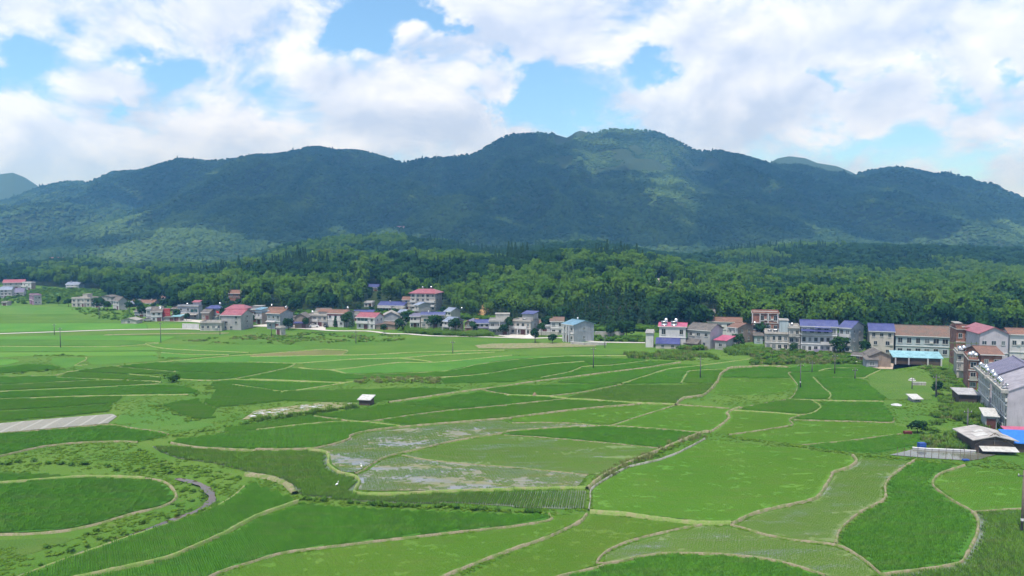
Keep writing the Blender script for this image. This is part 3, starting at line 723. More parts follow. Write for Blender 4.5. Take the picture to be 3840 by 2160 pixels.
fld('M', M1((1200, 168), (1680, 183), (1400, 203), (1190, 212)))
fld('M', M1((-60, 120), (1150, 124), (1180, 148), (600, 153), (-60, 158)))
fld('L', M1((-60, 162), (1150, 156), (1180, 184), (650, 188), (240, 186), (-60, 200)))
fld('D', M1((660, 200), (720, 191), (1150, 187), (1178, 200), (1160, 223), (720, 253), (680, 248), (640, 222)))
fld('D', M1((390, 202), (640, 200), (620, 235), (560, 258), (480, 283), (450, 265), (372, 237)))
fld('D', M1((-60, 287), (200, 252), (350, 257), (450, 277), (430, 290), (-60, 322)))
fld('M', M1((-60, 215), (120, 215), (150, 230), (60, 253), (-60, 265)))
fld('M', M1((-60, 412), (500, 383), (900, 373), (1200, 387), (1150, 397), (600, 424), (-60, 450)))
fld('D', M1((-60, 347), (400, 337), (430, 353), (880, 370), (480, 378), (-60, 405)))
fld('M', M1((445, 350), (500, 312), (900, 331), (1190, 352), (1178, 378), (860, 366)))
fld('M', M1((515, 300), (820, 272), (1200, 302), (1295, 311), (1250, 321), (960, 324)))
fld('D', M1((850, 262), (1160, 240), (1500, 241), (1930, 241), (2195, 251), (2140, 277), (2000, 308), (1740, 318), (1310, 305), (1200, 297)))
fld('D', M1((1310, 312), (1720, 323), (2010, 306), (1720, 360), (1500, 370), (1340, 360), (1255, 345), (1262, 322)))
fld('D', M1((1740, 364), (2150, 275), (2240, 287), (2470, 297), (2560, 322), (2560, 383), (2200, 378)))
fld('D', M1((1570, 387), (1720, 370), (2400, 392), (2540, 397), (2200, 443), (2080, 448), (1800, 408)))
fld('M', M1((1570, 397), (1720, 402), (2075, 456), (2085, 470), (1990, 490), (1800, 495), (1560, 500), (1610, 460)))
fld('D', M1((1230, 226), (1660, 198), (1850, 188), (2500, 187), (2576, 190), (2576, 233), (2200, 243), (1930, 234), (1400, 234)))
fld('F', K2((-60, 1152), (660, 1108), (915, 1117), (858, 1158), (-60, 1173)))
fld('M', K2((-60, 1085), (500, 1062), (1200, 1062), (2100, 1062), (2390, 1090), (2190, 1113), (1150, 1153), (935, 1154), (925, 1111), (660, 1100), (-60, 1143)))
fld('D', K2((-60, 1187), (850, 1168), (1150, 1163), (2190, 1123), (2390, 1131), (1800, 1156), (1440, 1186), (1000, 1196), (420, 1238), (-60, 1228)))
fld('D', K2((465, 1242), (1000, 1207), (1440, 1197), (1690, 1220), (1440, 1230), (785, 1303), (500, 1285)))
fld('M', K2((1465, 1193), (2400, 1138), (2566, 1122)) + K3((800, 1092), (1350, 1102), (1590, 1140), (1150, 1152)) + K2((2570, 1160), (1795, 1231), (1725, 1215)))
fld('D', K2((790, 1315), (1440, 1242), (1800, 1237), (2570, 1168)) + K3((1130, 1156), (560, 1170)) + K2((2570, 1200), (2200, 1255), (2130, 1275), (1900, 1318), (1200, 1353), (905, 1340)))
fld('D', K2((935, 1352), (1900, 1332), (2135, 1287), (2225, 1264), (2570, 1214)) + K3((560, 1177), (900, 1197), (1300, 1202), (1350, 1215), (1000, 1260), (820, 1265), (730, 1220), (350, 1252), (-10, 1302)) + K2((2300, 1348), (1800, 1383), (1100, 1398), (600, 1400)))
fld('D', K3((-10, 1310), (350, 1262), (720, 1232), (805, 1270), (700, 1278), (565, 1328), (280, 1383), (-10, 1430)) + K2((1900, 1446), (1870, 1396), (2300, 1358)))
fld('D', K3((305, 1388), (595, 1337), (715, 1287), (835, 1277), (1350, 1224), (1640, 1225), (1475, 1260), (1000, 1323), (600, 1373), (160, 1428)))
fld('D', K3((440, 1432), (700, 1392), (1000, 1342), (1400, 1292), (1700, 1255), (1890, 1263), (1575, 1297), (1345, 1367), (1105, 1443), (800, 1449)))
fld('D', K3((1135, 1449), (1365, 1375), (1595, 1306), (1900, 1272), (2140, 1301), (1800, 1316), (1752, 1350), (1698, 1440)))
fld('D', K3((1910, 1262), (2400, 1203), (2570, 1212), (2570, 1268), (2200, 1286), (2145, 1300), (1915, 1297)))
fld('M', K3((1803, 1322), (2138, 1310), (2085, 1352), (2045, 1449), (1722, 1440), (1762, 1352)))
fld('D', M4((-200, 500), (230, 518), (240, 560), (205, 595), (240, 652), (-300, 660), (-420, 640)))
fld('D', M4((245, 518), (700, 480), (1200, 490), (1490, 540), (1100, 556), (700, 542), (620, 562), (255, 578)))
fld('D', M4((255, 592), (530, 592), (640, 566), (1100, 562), (1480, 547), (1280, 628), (1220, 657), (1130, 657), (820, 647), (545, 650), (600, 702), (700, 802), (770, 860), (775, 900), (755, 950), (225, 950), (325, 830), (308, 740)))
fld('D', M4((575, 655), (820, 657), (1200, 670), (1295, 722), (1305, 790), (1445, 850), (1550, 957), (805, 957), (805, 880), (745, 830)))
fld('G', M4((1300, 640), (1550, 562), (2000, 565), (2190, 700), (2190, 957), (1600, 957), (1460, 862), (1335, 800), (1335, 720)))
# near
fld('D', C7((-200, 44), (0, 16), (800, 2), (400, 76), (270, 87), (180, 82), (0, 82), (-100, 66)))
fld('R', C7((400, 112), (830, 12), (1270, 12), (1525, 0), (1425, 93), (1305, 103), (1235, 150), (960, 146), (600, 124)), .3)
fld('L', K3((2125, 1392), (2576, 1397), (2800, 1398), (2868, 1449), (2840, 1490), (2580, 1560), (2250, 1560), (2040, 1545), (2060, 1470)))
fld('D', K3((2165, 1312), (2400, 1290), (2780, 1292), (2775, 1340), (2785, 1388), (2130, 1383)))
fld('D', C5((-150, 70), (-10, 66), (500, 42), (1200, 10), (1390, 22), (1490, 52), (1500, 74), (1200, 83), (500, 98), (-150, 116)))
fld('M', C5((-150, 125), (500, 108), (920, 98), (890, 140), (500, 172), (-150, 208)))
fld('M', C5((-150, 222), (500, 183), (840, 153), (830, 208), (500, 242), (-150, 296)))
fld('M', C5((1240, 160), (1495, 115), (1515, 150), (1610, 190), (1612, 258), (1480, 262), (1350, 230)))
fld('M', C5((1655, 5), (1932, 22), (2115, 58), (2130, 128), (1932, 150), (1625, 178), (1550, 140), (1640, 60)))
fld('P', C5((-150, 312), (400, 263), (845, 228), (885, 246), (815, 298), (600, 318), (-150, 382)))
fld('D', C5((-150, 398), (400, 354), (750, 322), (850, 322), (1050, 353), (1200, 373), (1262, 390), (1195, 408), (1050, 436), (900, 436), (600, 446), (300, 480), (-150, 575)))
fld('G', C5((870, 295), (965, 155), (1120, 115), (1350, 240), (1500, 285), (1640, 305), (1290, 376), (1050, 335), (850, 306)))
fld('M', C6((85, 98), (250, 58), (1300, 33), (1540, 42), (1400, 78), (1000, 126), (850, 138), (210, 128)))
fld('M', C6((-200, 380), (-250, 340), (0, 300), (400, 243), (720, 282), (450, 302), (0, 345)))
fld('M', C6((460, 237), (800, 192), (1000, 154), (1400, 190), (1440, 200), (1200, 228), (900, 273), (765, 278)))
fld('D', C6((1100, 145), (1700, 63), (1932, 88), (2200, 104), (2310, 116), (1932, 152), (1500, 190), (1440, 186), (1010, 150)))
fld('D', C6((-650, 440), (-580, 420), (0, 353), (430, 306), (740, 289), (900, 289), (1080, 318), (850, 345), (705, 380), (675, 425), (430, 480), (0, 486), (-430, 476), (-620, 458)))
fld('M', C6((930, 284), (1200, 242), (1500, 207), (1932, 168), (2330, 124), (2530, 133), (2830, 148), (2880, 156), (2430, 188), (1932, 252), (1500, 286), (1160, 317)))
fld('L', C7((5, 263), (500, 203), (960, 164), (1210, 166), (950, 246), (735, 305), (500, 291), (5, 287)), .35)
fld('L', C7((760, 310), (960, 254), (1250, 169), (1640, 192), (1612, 222), (1620, 258), (1550, 318), (1475, 366), (1000, 332)), .35)
fld('M', C8((-200, 182), (0, 148), (160, 124), (330, 132), (385, 170), (375, 192), (280, 226), (0, 212), (-170, 200)))
fld('D', C8((225, 12), (390, 2), (445, 62), (468, 90), (455, 116), (175, 113), (207, 70)))
fld('D', C8((405, 2), (750, 2), (830, 62), (865, 128), (500, 127), (480, 118), (487, 80), (445, 30)))
fld('D', C8((405, 140), (850, 141), (900, 200), (945, 260), (925, 286), (700, 282), (215, 266), (270, 240), (392, 194)))
fld('L', C8((-270, 200), (0, 222), (235, 240), (155, 270), (172, 308), (0, 340), (-320, 380), (-430, 366), (-360, 318), (-285, 255), (-295, 218)), .5)
fld('L', C8((205, 284), (600, 293), (930, 301), (1045, 332), (1005, 372), (600, 427), (260, 460), (0, 428), (-290, 392), (0, 352), (190, 324)), .5)
fld('D', C8((290, 466), (600, 438), (1010, 387), (1150, 392), (1140, 448), (1090, 476), (800, 526), (640, 517), (400, 490)), .5)
fld('R', C5((1150, 473), (1300, 474), (1500, 498), (1932, 528)) + C6((0, 520), (380, 508), (515, 525), (538, 562), (532, 612), (595, 662), (650, 685), (735, 705), (768, 742), (732, 800), (755, 845), (1000, 856), (1400, 832), (1932, 820)) + C7((0, 816), (400, 806), (552, 806), (566, 840), (548, 936), (400, 946), (0, 932)) + C6((1932, 926), (1500, 900), (1200, 908), (800, 890), (400, 846), (335, 836), (295, 788), (232, 746), (100, 705), (0, 686)) + C5((1932, 684), (1800, 645), (1600, 596), (1350, 566), (1200, 510)), -.14)
fld('W', C6((445, 503), (690, 436), (722, 404), (850, 369), (1150, 334), (1500, 304), (1830, 274)) + C7((0, 303), (250, 299), (500, 308), (690, 320), (600, 323), (300, 332), (0, 350)) + C6((1830, 370), (1500, 424), (1300, 474), (1030, 533), (900, 583), (780, 652), (740, 668), (645, 660), (575, 606), (562, 560), (545, 520)))
fld('W', C6((765, 688), (835, 662), (962, 576), (1090, 550), (1300, 580), (1600, 610), (1932, 636)) + C7((0, 641), (200, 656), (570, 690), (525, 740), (495, 776), (300, 788), (0, 790)) + C6((1932, 790), (1400, 804), (900, 809), (768, 797), (796, 750)))
fld('V', C6((1100, 545), (1350, 481), (1500, 451), (1830, 389), (1932, 394)) + C7((0, 399), (300, 419), (700, 454), (1100, 489), (1130, 497), (945, 560), (745, 648), (640, 686), (200, 652), (0, 637)) + C6((1932, 632), (1600, 606), (1300, 576)), .2)
fld('D', C7((-70, 380), (0, 369), (300, 343), (700, 328), (1000, 343), (1400, 372), (1195, 467), (1128, 481), (700, 441), (300, 406), (0, 383)), .3)
fld('L', C7((612, 800), (700, 740), (870, 645), (1100, 590), (1250, 535), (1380, 470), (1455, 428), (1590, 430)) + C8((0, 476), (250, 495), (600, 545), (632, 552), (655, 590), (595, 634), (490, 664), (470, 700), (430, 768), (372, 846), (296, 884), (0, 948)) + C7((1780, 996), (1690, 1042), (1640, 1050), (1450, 1040), (1100, 1000), (850, 975), (612, 952)), .15)
fld('V', C8((695, 566), (1060, 584), (990, 640), (892, 720), (860, 790), (868, 862), (795, 914), (694, 962), (592, 1044), (522, 1126), (497, 1200), (400, 1196), (200, 1172), (0, 1138)) + C7((1700, 1084), (1720, 1056), (1800, 1010)) + C8((0, 968), (300, 904), (395, 860), (478, 742), (506, 692), (668, 612)), .2)
fld('D', C8((1110, 590), (1445, 624), (1295, 680), (1234, 742), (1255, 796), (1395, 896), (1532, 976), (1568, 1042), (1560, 1138), (1490, 1278), (1432, 1344), (1245, 1382), (885, 1434), (840, 1400), (728, 1308), (556, 1226), (545, 1210), (570, 1124), (648, 1046), (728, 986), (898, 886), (910, 822), (903, 780), (928, 724), (1008, 654)), .12)
fld('L', C8((1485, 634), (2150, 675), (2150, 930), (1932, 938), (1562, 962), (1405, 874), (1280, 768), (1260, 742), (1318, 692)), .1)
fld('R', C8((1580, 982), (1932, 954), (2200, 940), (2200, 1520), (900, 1520), (905, 1449), (1250, 1402), (1455, 1370), (1518, 1284), (1588, 1142), (1598, 1046)), .1)
fld('V', C7((1435, 1076), (1640, 1082), (1900, 1148)) + C8((0, 1160), (200, 1194), (505, 1234), (632, 1288), (752, 1376), (815, 1440), (700, 1470), (450, 1449), (205, 1362), (0, 1316)) + C7((1600, 1282), (1200, 1272), (1000, 1291), (805, 1340), (700, 1350), (708, 1292), (805, 1246), (905, 1206), (1200, 1126)), .5)
fld('D', C7((795, 1366), (1000, 1318), (1200, 1296), (1600, 1308)) + C8((0, 1345), (200, 1390), (410, 1455), (380, 1560)) + C7((200, 1560), (400, 1455), (655, 1398)), .3)
fld('L', C7((606, 994), (850, 1012), (1375, 1064), (1200, 1096), (900, 1170), (715, 1252), (630, 1328), (628, 1366), (500, 1410), (340, 1455), (200, 1530), (-500, 1530), (0, 1282), (250, 1188), (508, 1068)), .4)
fld('L', C7((304, 998), (548, 990), (490, 1042), (235, 1158), (0, 1242)) + C6((1430, 1440), (1300, 1530), (-500, 1530), (-250, 1449), (0, 1358), (200, 1300), (500, 1258), (1000, 1198), (1500, 1144), (1932, 1094)) + C7((0, 1096), (300, 1042)), .5)
fld('D', C6((335, 912), (700, 940), (1200, 966), (1700, 986), (1932, 992)) + C7((0, 992), (236, 998), (268, 1012), (260, 1026), (0, 1068)) + C6((1500, 1112), (1000, 1168), (500, 1228), (200, 1266), (0, 1320)) + C5((1700, 1400), (1590, 1449), (1400, 1560), (300, 1560), (706, 1464), (860, 1430), (1256, 1342), (1506, 1242), (1716, 1142), (1932, 1028)), .5)
fld('D', C5((1855, 775), (1932, 752)) + C6((0, 767), (180, 838), (284, 876), (290, 890), (0, 1000)) + C5((1704, 1118), (1494, 1208), (1244, 1312), (845, 1403), (640, 1442), (350, 1540), (60, 1540), (180, 1450), (510, 1322), (910, 1182), (1260, 1066), (1460, 1000), (1610, 940), (1762, 858), (1840, 785)), .5)
fld('D', C5((-150, 765), (0, 760), (600, 718), (850, 721), (1100, 731), (1224, 755), (1292, 803), (1314, 850), (1282, 886), (1194, 924), (1000, 967), (750, 1042), (500, 1096), (200, 1122), (-150, 1126)), .2)
fld('D', C5((-150, 676), (0, 673), (300, 684), (560, 702), (400, 718), (-150, 758)), .2)
fld('G', C5((-150, 1186), (0, 1180), (480, 1160), (560, 1172), (380, 1240), (190, 1292), (-150, 1370)))

# bunds: (look, width m, height m, photo polyline)
BUNDS = []
def bnd(look, w, h, *parts): BUNDS.append((look, w * (.54 if look == 'earth' else .8), h, [p for q in parts for p in q]))
T_, G_, K_ = 'earth', 'grass', 'concrete'
bnd(T_, .75, .42, C8((640, 545), (668, 580), (655, 605), (600, 640), (495, 672), (478, 702), (437, 770), (380, 850), (300, 890), (0, 956)), C7((1780, 1003), (1690, 1050), (1650, 1062)))
bnd(T_, .62, .30, C8((1120, 572), (1040, 620), (930, 700), (885, 770), (884, 865), (800, 918), (700, 970), (600, 1048), (530, 1126), (512, 1214)))
bnd(T_, .62, .30, C8((1480, 618), (1300, 680), (1245, 738), (1262, 788), (1400, 888), (1545, 972), (1585, 1040), (1575, 1140), (1504, 1282), (1445, 1356), (1250, 1394), (860, 1444)))
bnd(T_, .40, .25, C8((1550, 970), (1932, 944), (2200, 930)))
bnd(T_, .50, .28, C7((1650, 1068), (1900, 1140)), C8((0, 1150), (200, 1184), (515, 1222), (645, 1282), (740, 1345), (850, 1440), (950, 1500)))
bnd(T_, .50, .28, C7((1432, 1068), (1200, 1112), (900, 1188), (720, 1266), (648, 1336), (655, 1362), (780, 1352), (1000, 1304), (1200, 1283), (1600, 1295)), C8((0, 1330), (200, 1376), (430, 1452)))
bnd(T_, .50, .28, C7((690, 1378), (550, 1415), (370, 1455), (250, 1500)))
bnd(G_, .85, .50, C7((590, 972), (850, 992), (1100, 1026), (1400, 1058), (1650, 1060)))
bnd(T_, .75, .32, C7((565, 985), (500, 1052), (245, 1172), (0, 1256)), C6((1450, 1446), (1350, 1510)))
bnd(T_, .45, .30, C7((280, 985), (294, 1012), (280, 1034), (0, 1082)), C6((1500, 1128), (1000, 1184), (500, 1244), (200, 1284), (0, 1340)), C5((1700, 1412), (1600, 1455), (1500, 1510)))
bnd(G_, .40, .50, C6((320, 895), (0, 1010)), C5((1710, 1130), (1500, 1225), (1250, 1328), (850, 1416), (650, 1460), (400, 1520)))
bnd(T_, 1.7, .5, C5((1850, 690), (1932, 697)), C6((60, 705), (150, 728), (240, 770), (295, 835)))
bnd(G_, .40, .12, C5((1850, 765), (1755, 850), (1605, 934), (1455, 994), (1255, 1060), (905, 1175), (505, 1315), (160, 1446), (0, 1510)))
bnd(T_, .75, .28, C5((1100, 718), (1235, 742), (1305, 795), (1330, 850), (1298, 894), (1205, 936), (1000, 985), (750, 1058), (500, 1113), (200, 1138), (-150, 1144)))
bnd(G_, .40, .42, C5((-150, 762), (0, 754), (400, 722), (600, 708), (850, 706), (1100, 718)))
bnd(T_, .40, .35, C5((-150, 590), (0, 552), (300, 484), (600, 450), (900, 440), (1040, 444)))
bnd(T_, .35, .3, C5((-150, 390), (0, 378), (400, 346), (750, 314), (850, 314), (1050, 346), (1200, 366), (1275, 386)))
bnd(T_, .55, .40, C5((1290, 452), (1500, 486), (1932, 510)), C6((0, 500), (420, 494), (690, 428), (715, 395), (850, 360), (1150, 325), (1500, 296), (1932, 262)), C7((0, 258), (500, 196), (962, 156)))
bnd(G_, .55, .40, C6((390, 502), (525, 518), (550, 558), (545, 610), (605, 662), (650, 680), (745, 702), (782, 742), (745, 800), (765, 830), (1000, 838), (1400, 818), (1932, 803)), C7((0, 800), (400, 792), (560, 790)))
bnd(T_, .5, .3, C6((745, 682), (800, 660), (910, 590), (1032, 540), (1300, 480), (1500, 432), (1830, 380)), C7((0, 358), (300, 337), (600, 326), (715, 320), (1000, 337), (1420, 370)))
bnd(T_, .4, .22, C7((0, 297), (250, 294), (500, 303), (720, 320), (950, 250), (1240, 160)))
bnd(T_, .28, .2, C6((1100, 542), (1300, 578), (1600, 608), (1932, 634)), C7((200, 654), (580, 690)))
bnd(T_, .25, .2, C7((-60, 388), (300, 412), (700, 447), (1140, 490)))
bnd(K_, .26, .34, C7((578, 960), (592, 880), (600, 800), (700, 728), (870, 635), (1100, 580), (1250, 525), (1380, 460), (1455, 418)))
bnd(T_, .9, .5, C7((565, 800), (640, 735), (750, 665), (950, 572), (1140, 495), (1420, 376), (1490, 368)))
bnd(T_, .9, .35, C7((1490, 370), (1570, 318), (1638, 256), (1625, 218), (1690, 188), (1720, 182)))
bnd(T_, .3, .25, C7((1230, 158), (1640, 188)))
bnd(T_, .9, .55, C7((1235, 165), (1300, 110), (1430, 95), (1500, 45), (1545, -10)), K3((2065, 1440), (2100, 1355), (2165, 1312), (2210, 1290), (2576, 1276), (2780, 1290)))
bnd(G_, .55, .4, C7((-40, 88), (270, 98), (400, 115), (600, 126), (900, 146), (1230, 158)))
bnd(T_, .35, .28, C7((0, 156), (400, 118)), C6((1932, 160), (1500, 200), (1200, 236), (900, 280), (740, 286), (440, 246)))
bnd(T_, .35, .28, C7((0, 258), (500, 196), (962, 156)))
bnd(T_, .35, .25, C7((270, 95), (560, 60), (840, 4)))
bnd(G_, .35, .3, C6((0, 350), (430, 303), (740, 287), (1090, 320)))
bnd(T_, .35, .25, C7((1690, 190), (1932, 145)), C8((0, 143), (155, 118), (205, 70), (222, 20)), K4((280, 1440), (205, 1345), (232, 1335)))
bnd(G_, .4, .25, C8((155, 118), (480, 128), (870, 134)))
bnd(G_, .4, .25, C8((330, 128), (392, 166), (382, 194), (275, 234), (0, 216), (-290, 200)))
bnd(T_, .35, .28, C8((275, 236), (240, 240), (162, 272), (182, 312), (0, 346), (-300, 388)))
bnd(T_, .3, .25, C8((195, 275), (700, 288), (930, 294), (950, 262)))
bnd(T_, .3, .25, C8((255, 466), (600, 433), (1010, 380)))
bnd(G_, .4, .3, M4((550, 648), (600, 700), (700, 802), (780, 868), (790, 910), (760, 955)))
bnd(G_, .35, .3, M4((620, 570), (680, 545), (820, 525), (1200, 520)))
bnd(G_, .35, .25, M4((820, 650), (1220, 662), (1290, 635), (1480, 545)))
bnd(T_, .9, .35, C6((1000, 142), (1100, 126), (1500, 68), (1700, 42), (1932, 12)), K3((150, 1437), (600, 1381), (1000, 1331), (1400, 1281), (1500, 1262), (1700, 1235)))
bnd(T_, .3, .25, C6((1700, 44), (1800, 66), (1932, 86)))
for a in (M1((-60, 412), (500, 381), (900, 371), (1200, 386)), M1((430, 352), (880, 369), (1180, 380)), M1((-60, 345), (400, 336), (500, 310), (820, 270), (1160, 238), (1700, 190), (1900, 178), (2400, 140)), M1((820, 268), (1200, 300), (1300, 310), (1300, 303)),
          M1((1160, 237), (1500, 240), (1930, 238), (2200, 248)), M1((2195, 248), (2140, 277), (2000, 310), (1720, 364), (1500, 372), (1340, 362)), M1((2240, 285), (2470, 296), (2576, 322)), M1((1720, 364), (2200, 380), (2560, 388)), M1((1730, 402), (2080, 453), (2110, 450), (2200, 445), (2560, 392)),
          M1((0, 455), (600, 429), (1180, 399)), M1((-60, 514), (600, 490), (1400, 477)), M1((960, 325), (1190, 350)), M1((1180, 90), (1080, 96), (1200, 131), (1500, 150), (1850, 165)), M1((0, 118), (800, 120), (1180, 96)), M1((1200, 166), (1400, 178), (1700, 182)), M1((650, 255), (560, 260), (640, 218), (640, 200))):
    bnd(G_, .5, .25, a)
for a in (K2((-60, 1178), (850, 1162), (1150, 1157), (1600, 1133), (2190, 1117), (2500, 1110)), K2((-60, 1233), (400, 1243), (1000, 1201), (1440, 1191), (1800, 1161), (2400, 1133)), K2((1440, 1191), (1700, 1217), (1790, 1236)), K2((430, 1288), (760, 1310), (1440, 1236), (1790, 1236), (2576, 1163)),
          K2((765, 1316), (900, 1345), (1200, 1358), (1900, 1324), (2130, 1281), (2210, 1260), (2576, 1211)), K2((-60, 1402), (400, 1420), (900, 1440), (1100, 1408), (1800, 1389), (2300, 1353), (2576, 1307)), K3((0, 1306), (350, 1256), (730, 1224)), K3((0, 1212), (560, 1172), (1150, 1166)),
          K3((280, 1390), (580, 1331), (705, 1281), (825, 1271), (1000, 1264), (1360, 1219)), K3((1105, 1449), (1350, 1371), (1582, 1301), (1900, 1266), (2400, 1200)), K3((1700, 1444), (1757, 1351), (1800, 1319), (2150, 1304)), K2((660, 1103), (920, 1113), (860, 1160))):
    bnd(G_, .5, .28, a)

def smooth_line(pts, step):
    P = [Vector((p[0], p[1])) for p in pts]; out = []
    P = [P[0] * 2 - P[1]] + P + [P[-1] * 2 - P[-2]]
    for i in range(1, len(P) - 2):
        n = max(2, int((P[i + 1] - P[i]).length / step))
        for k in range(n):
            t = k / n; a, b, c, d = P[i - 1:i + 3]
            out.append(.5 * ((2 * b) + (c - a) * t + (2 * a - 5 * b + 4 * c - d) * t * t + (3 * b - a - 3 * c + d) * t ** 3))
    out.append(P[-2]); return out
def earth_mat(look):
    key = 'bund_' + look
    if key in MATS: return MATS[key]
    m, nt, b = principled(key); q = NB(nt); P = q.pos(); n = q.noise(P, .9, 5.0, .65); n2 = q.noise(P, 6.0, 3.0, .7)
    if look == 'earth': A, B, C = (.28, .25, .165), (.20, .18, .105), (.115, .185, .035)
    elif look == 'grass': A, B, C = (.19, .28, .07), (.12, .21, .045), (.26, .25, .13)
    else: A, B, C = (.33, .33, .29), (.26, .26, .22), (.14, .17, .08)
    col = q.mix(q.mr(n2, .35, .7), c4(A), c4(B)); col = q.mix(q.m('MULTIPLY', q.mr(n, .42, .62), .85), col, c4(C))
    q.put(b.inputs['Base Color'], col); b.inputs['Roughness'].default_value = .95; b.inputs['Specular IOR Level'].default_value = .15
    q.put(b.inputs['Normal'], q.bump(n2, .8, .12)); MATS[key] = m; return m
def ribbon(name, look_mat, w, h, line, seed=0, rough=.24, z0=-.15):
    r = random.Random(seed); V = []; Fc = []; k = 5; n = len(line)
    prof = [(-.62, z0), (-.36, h * .85), (0, h), (.36, h * .85), (.62, z0)]
    for i, p in enumerate(line):
        d = (line[min(i + 1, n - 1)] - line[max(i - 1, 0)]).normalized(); nv = Vector((-d.y, d.x)); wv = w * (1 + r.uniform(-rough, rough) * 2)
        for a, z in prof: V.append((p.x + nv.x * (a * wv + r.uniform(-rough, rough) * w * .4), p.y + nv.y * a * wv, z + (r.uniform(-rough, rough) * h * .5 if z > 0 else 0)))
    for i in range(n - 1):
        for j in range(k - 1): Fc.append((i * k + j, i * k + j + 1, (i + 1) * k + j + 1, (i + 1) * k + j))
    me = bpy.data.meshes.new(name); me.from_pydata(V, [], Fc); me.update(); me.shade_smooth(); me.materials.append(look_mat); return link(name, me)
BUND_LINES = []
def build_fields():
    for i, (look, w, h, px) in enumerate(BUNDS):
        g = [G(x, y) for x, y in px]; far = max(p.y for p in g); line = smooth_line(g, .8 if far < 220 else 2.5)
        if len(line) < 2: continue
        BUND_LINES.append((w, [(p.x, p.y) for p in line[::2]] + [(line[-1].x, line[-1].y)]))
        tag(ribbon('field_bund', earth_mat(look), w, h, line, i), kind='structure')
    world = []
    for kind, poly, ang in FIELDS: world.append([tuple(G(x, y)[:2]) for x, y in poly])
    for i, ((kind, poly, ang), W) in enumerate(zip(FIELDS, world)):
        cy = sum(p[1] for p in W) / len(W); xs = [p[0] for p in W]; ys = [p[1] for p in W]
        z = .025 + (i % 11) * .007
        me = bpy.data.meshes.new('rice_paddy'); tris = tessellate_polygon([[Vector((a, b, 0)) for a, b in W]])
        me.from_pydata([(a, b, z) for a, b in W], [], [tuple(t) for t in tris]); me.update(); me.materials.append(paddy_mat(kind))
        bmn = bmesh.new(); bmn.from_mesh(me); bmesh.ops.recalc_face_normals(bmn, faces=bmn.faces)
        for f in bmn.faces:
            if f.normal.z < 0: f.normal_flip()
        bmn.to_mesh(me); bmn.free()
        name = {'G': 'meadow', 'F': 'fallow_field', 'P': 'seedbed'}.get(kind, 'rice_paddy')
        o = tag(link(name, me), kind='structure')
        if kind in 'GFP' or cy > 235: continue
        # rice plants of this paddy
        a = ang if ang is not None else .25; ca, sa = math.cos(a), math.sin(a); s = .96 if kind not in 'WVL' else .52 if kind != 'L' else .56
        y0, y1 = max(min(ys), 78), min(max(ys), 260); x0, x1 = max(min(xs), -.75 * y1), min(max(xs), .75 * y1)
        cx, cyy = (x0 + x1) / 2, (y0 + y1) / 2; hw = math.hypot(x1 - x0, y1 - y0) / 2
        gx = np.arange(-hw, hw, s); A, B = np.meshgrid(gx, gx); A = A.ravel(); B = B.ravel()
        X = cx + A * ca - B * sa; Y = cyy + A * sa + B * ca
        k = (X > x0) & (X < x1) & (Y > y0) & (Y < y1) & (np.abs(X) < .72 * Y); X, Y = X[k], Y[k]
        k = in_poly(X, Y, W); X, Y = X[k], Y[k]
        for W2 in world[i + 1:]:
            if len(X) and min(p[0] for p in W2) < X.max() and max(p[0] for p in W2) > X.min() and min(p[1] for p in W2) < Y.max() and max(p[1] for p in W2) > Y.min():
                k = ~in_poly(X, Y, W2); X, Y = X[k], Y[k]
        for w, ln in BUND_LINES:
            if not len(X): break
            la = np.array(ln)
            if la[:, 0].min() > X.max() + 1 or la[:, 0].max() < X.min() - 1 or la[:, 1].min() > Y.max() + 1 or la[:, 1].max() < Y.min() - 1: continue
            k = seg_dist(X, Y, ln) > w * .62 + .42; X, Y = X[k], Y[k]
        if not len(X): continue
        n1 = fbm(X * .10, Y * .30, 100 + i % 7, 4, .6)
        if kind == 'V': k = n1 + .25 * (fbm(X * .9, Y * 1.6, 9, 2) - .5) > .26 + .18 * (np.random.default_rng(i).random(len(X)) - .5)
        elif kind == 'W': k = n1 + .22 * (fbm(X * .9, Y * 1.6, 9, 2) - .5) > (.37 if i % 2 else .44) + .22 * (np.random.default_rng(i).random(len(X)) - .5)
        elif kind == 'L': k = fbm(X * .4, Y * .9, 33 + i % 5, 3, .6) > .17 + .22 * np.random.default_rng(i + 5).random(len(X))
        else: k = np.ones(len(X), bool)
        X, Y, n1 = X[k], Y[k], n1[k]
        if not len(X): continue
        rk = 'L' if kind in 'WV' else kind
        sc = np.random.default_rng(i).uniform(.88, 1.12, len(X)) * (.85 + .3 * n1)
        xy = np.full(len(X), 1.0)
        if kind == 'L': xy *= .62; sc *= .6
        if kind in 'WV': sc *= .62; xy *= .6
        scatter('rice_plants', np.stack([X, Y, np.full(len(X), z)], 1), ['rice_%s_%d' % (rk, j) for j in range(3)], parent=o, rot=np.full(len(X), a) + np.random.default_rng(i).integers(0, 2, len(X)) * math.pi, scl=np.stack([xy, xy, sc], 1))
build_fields()

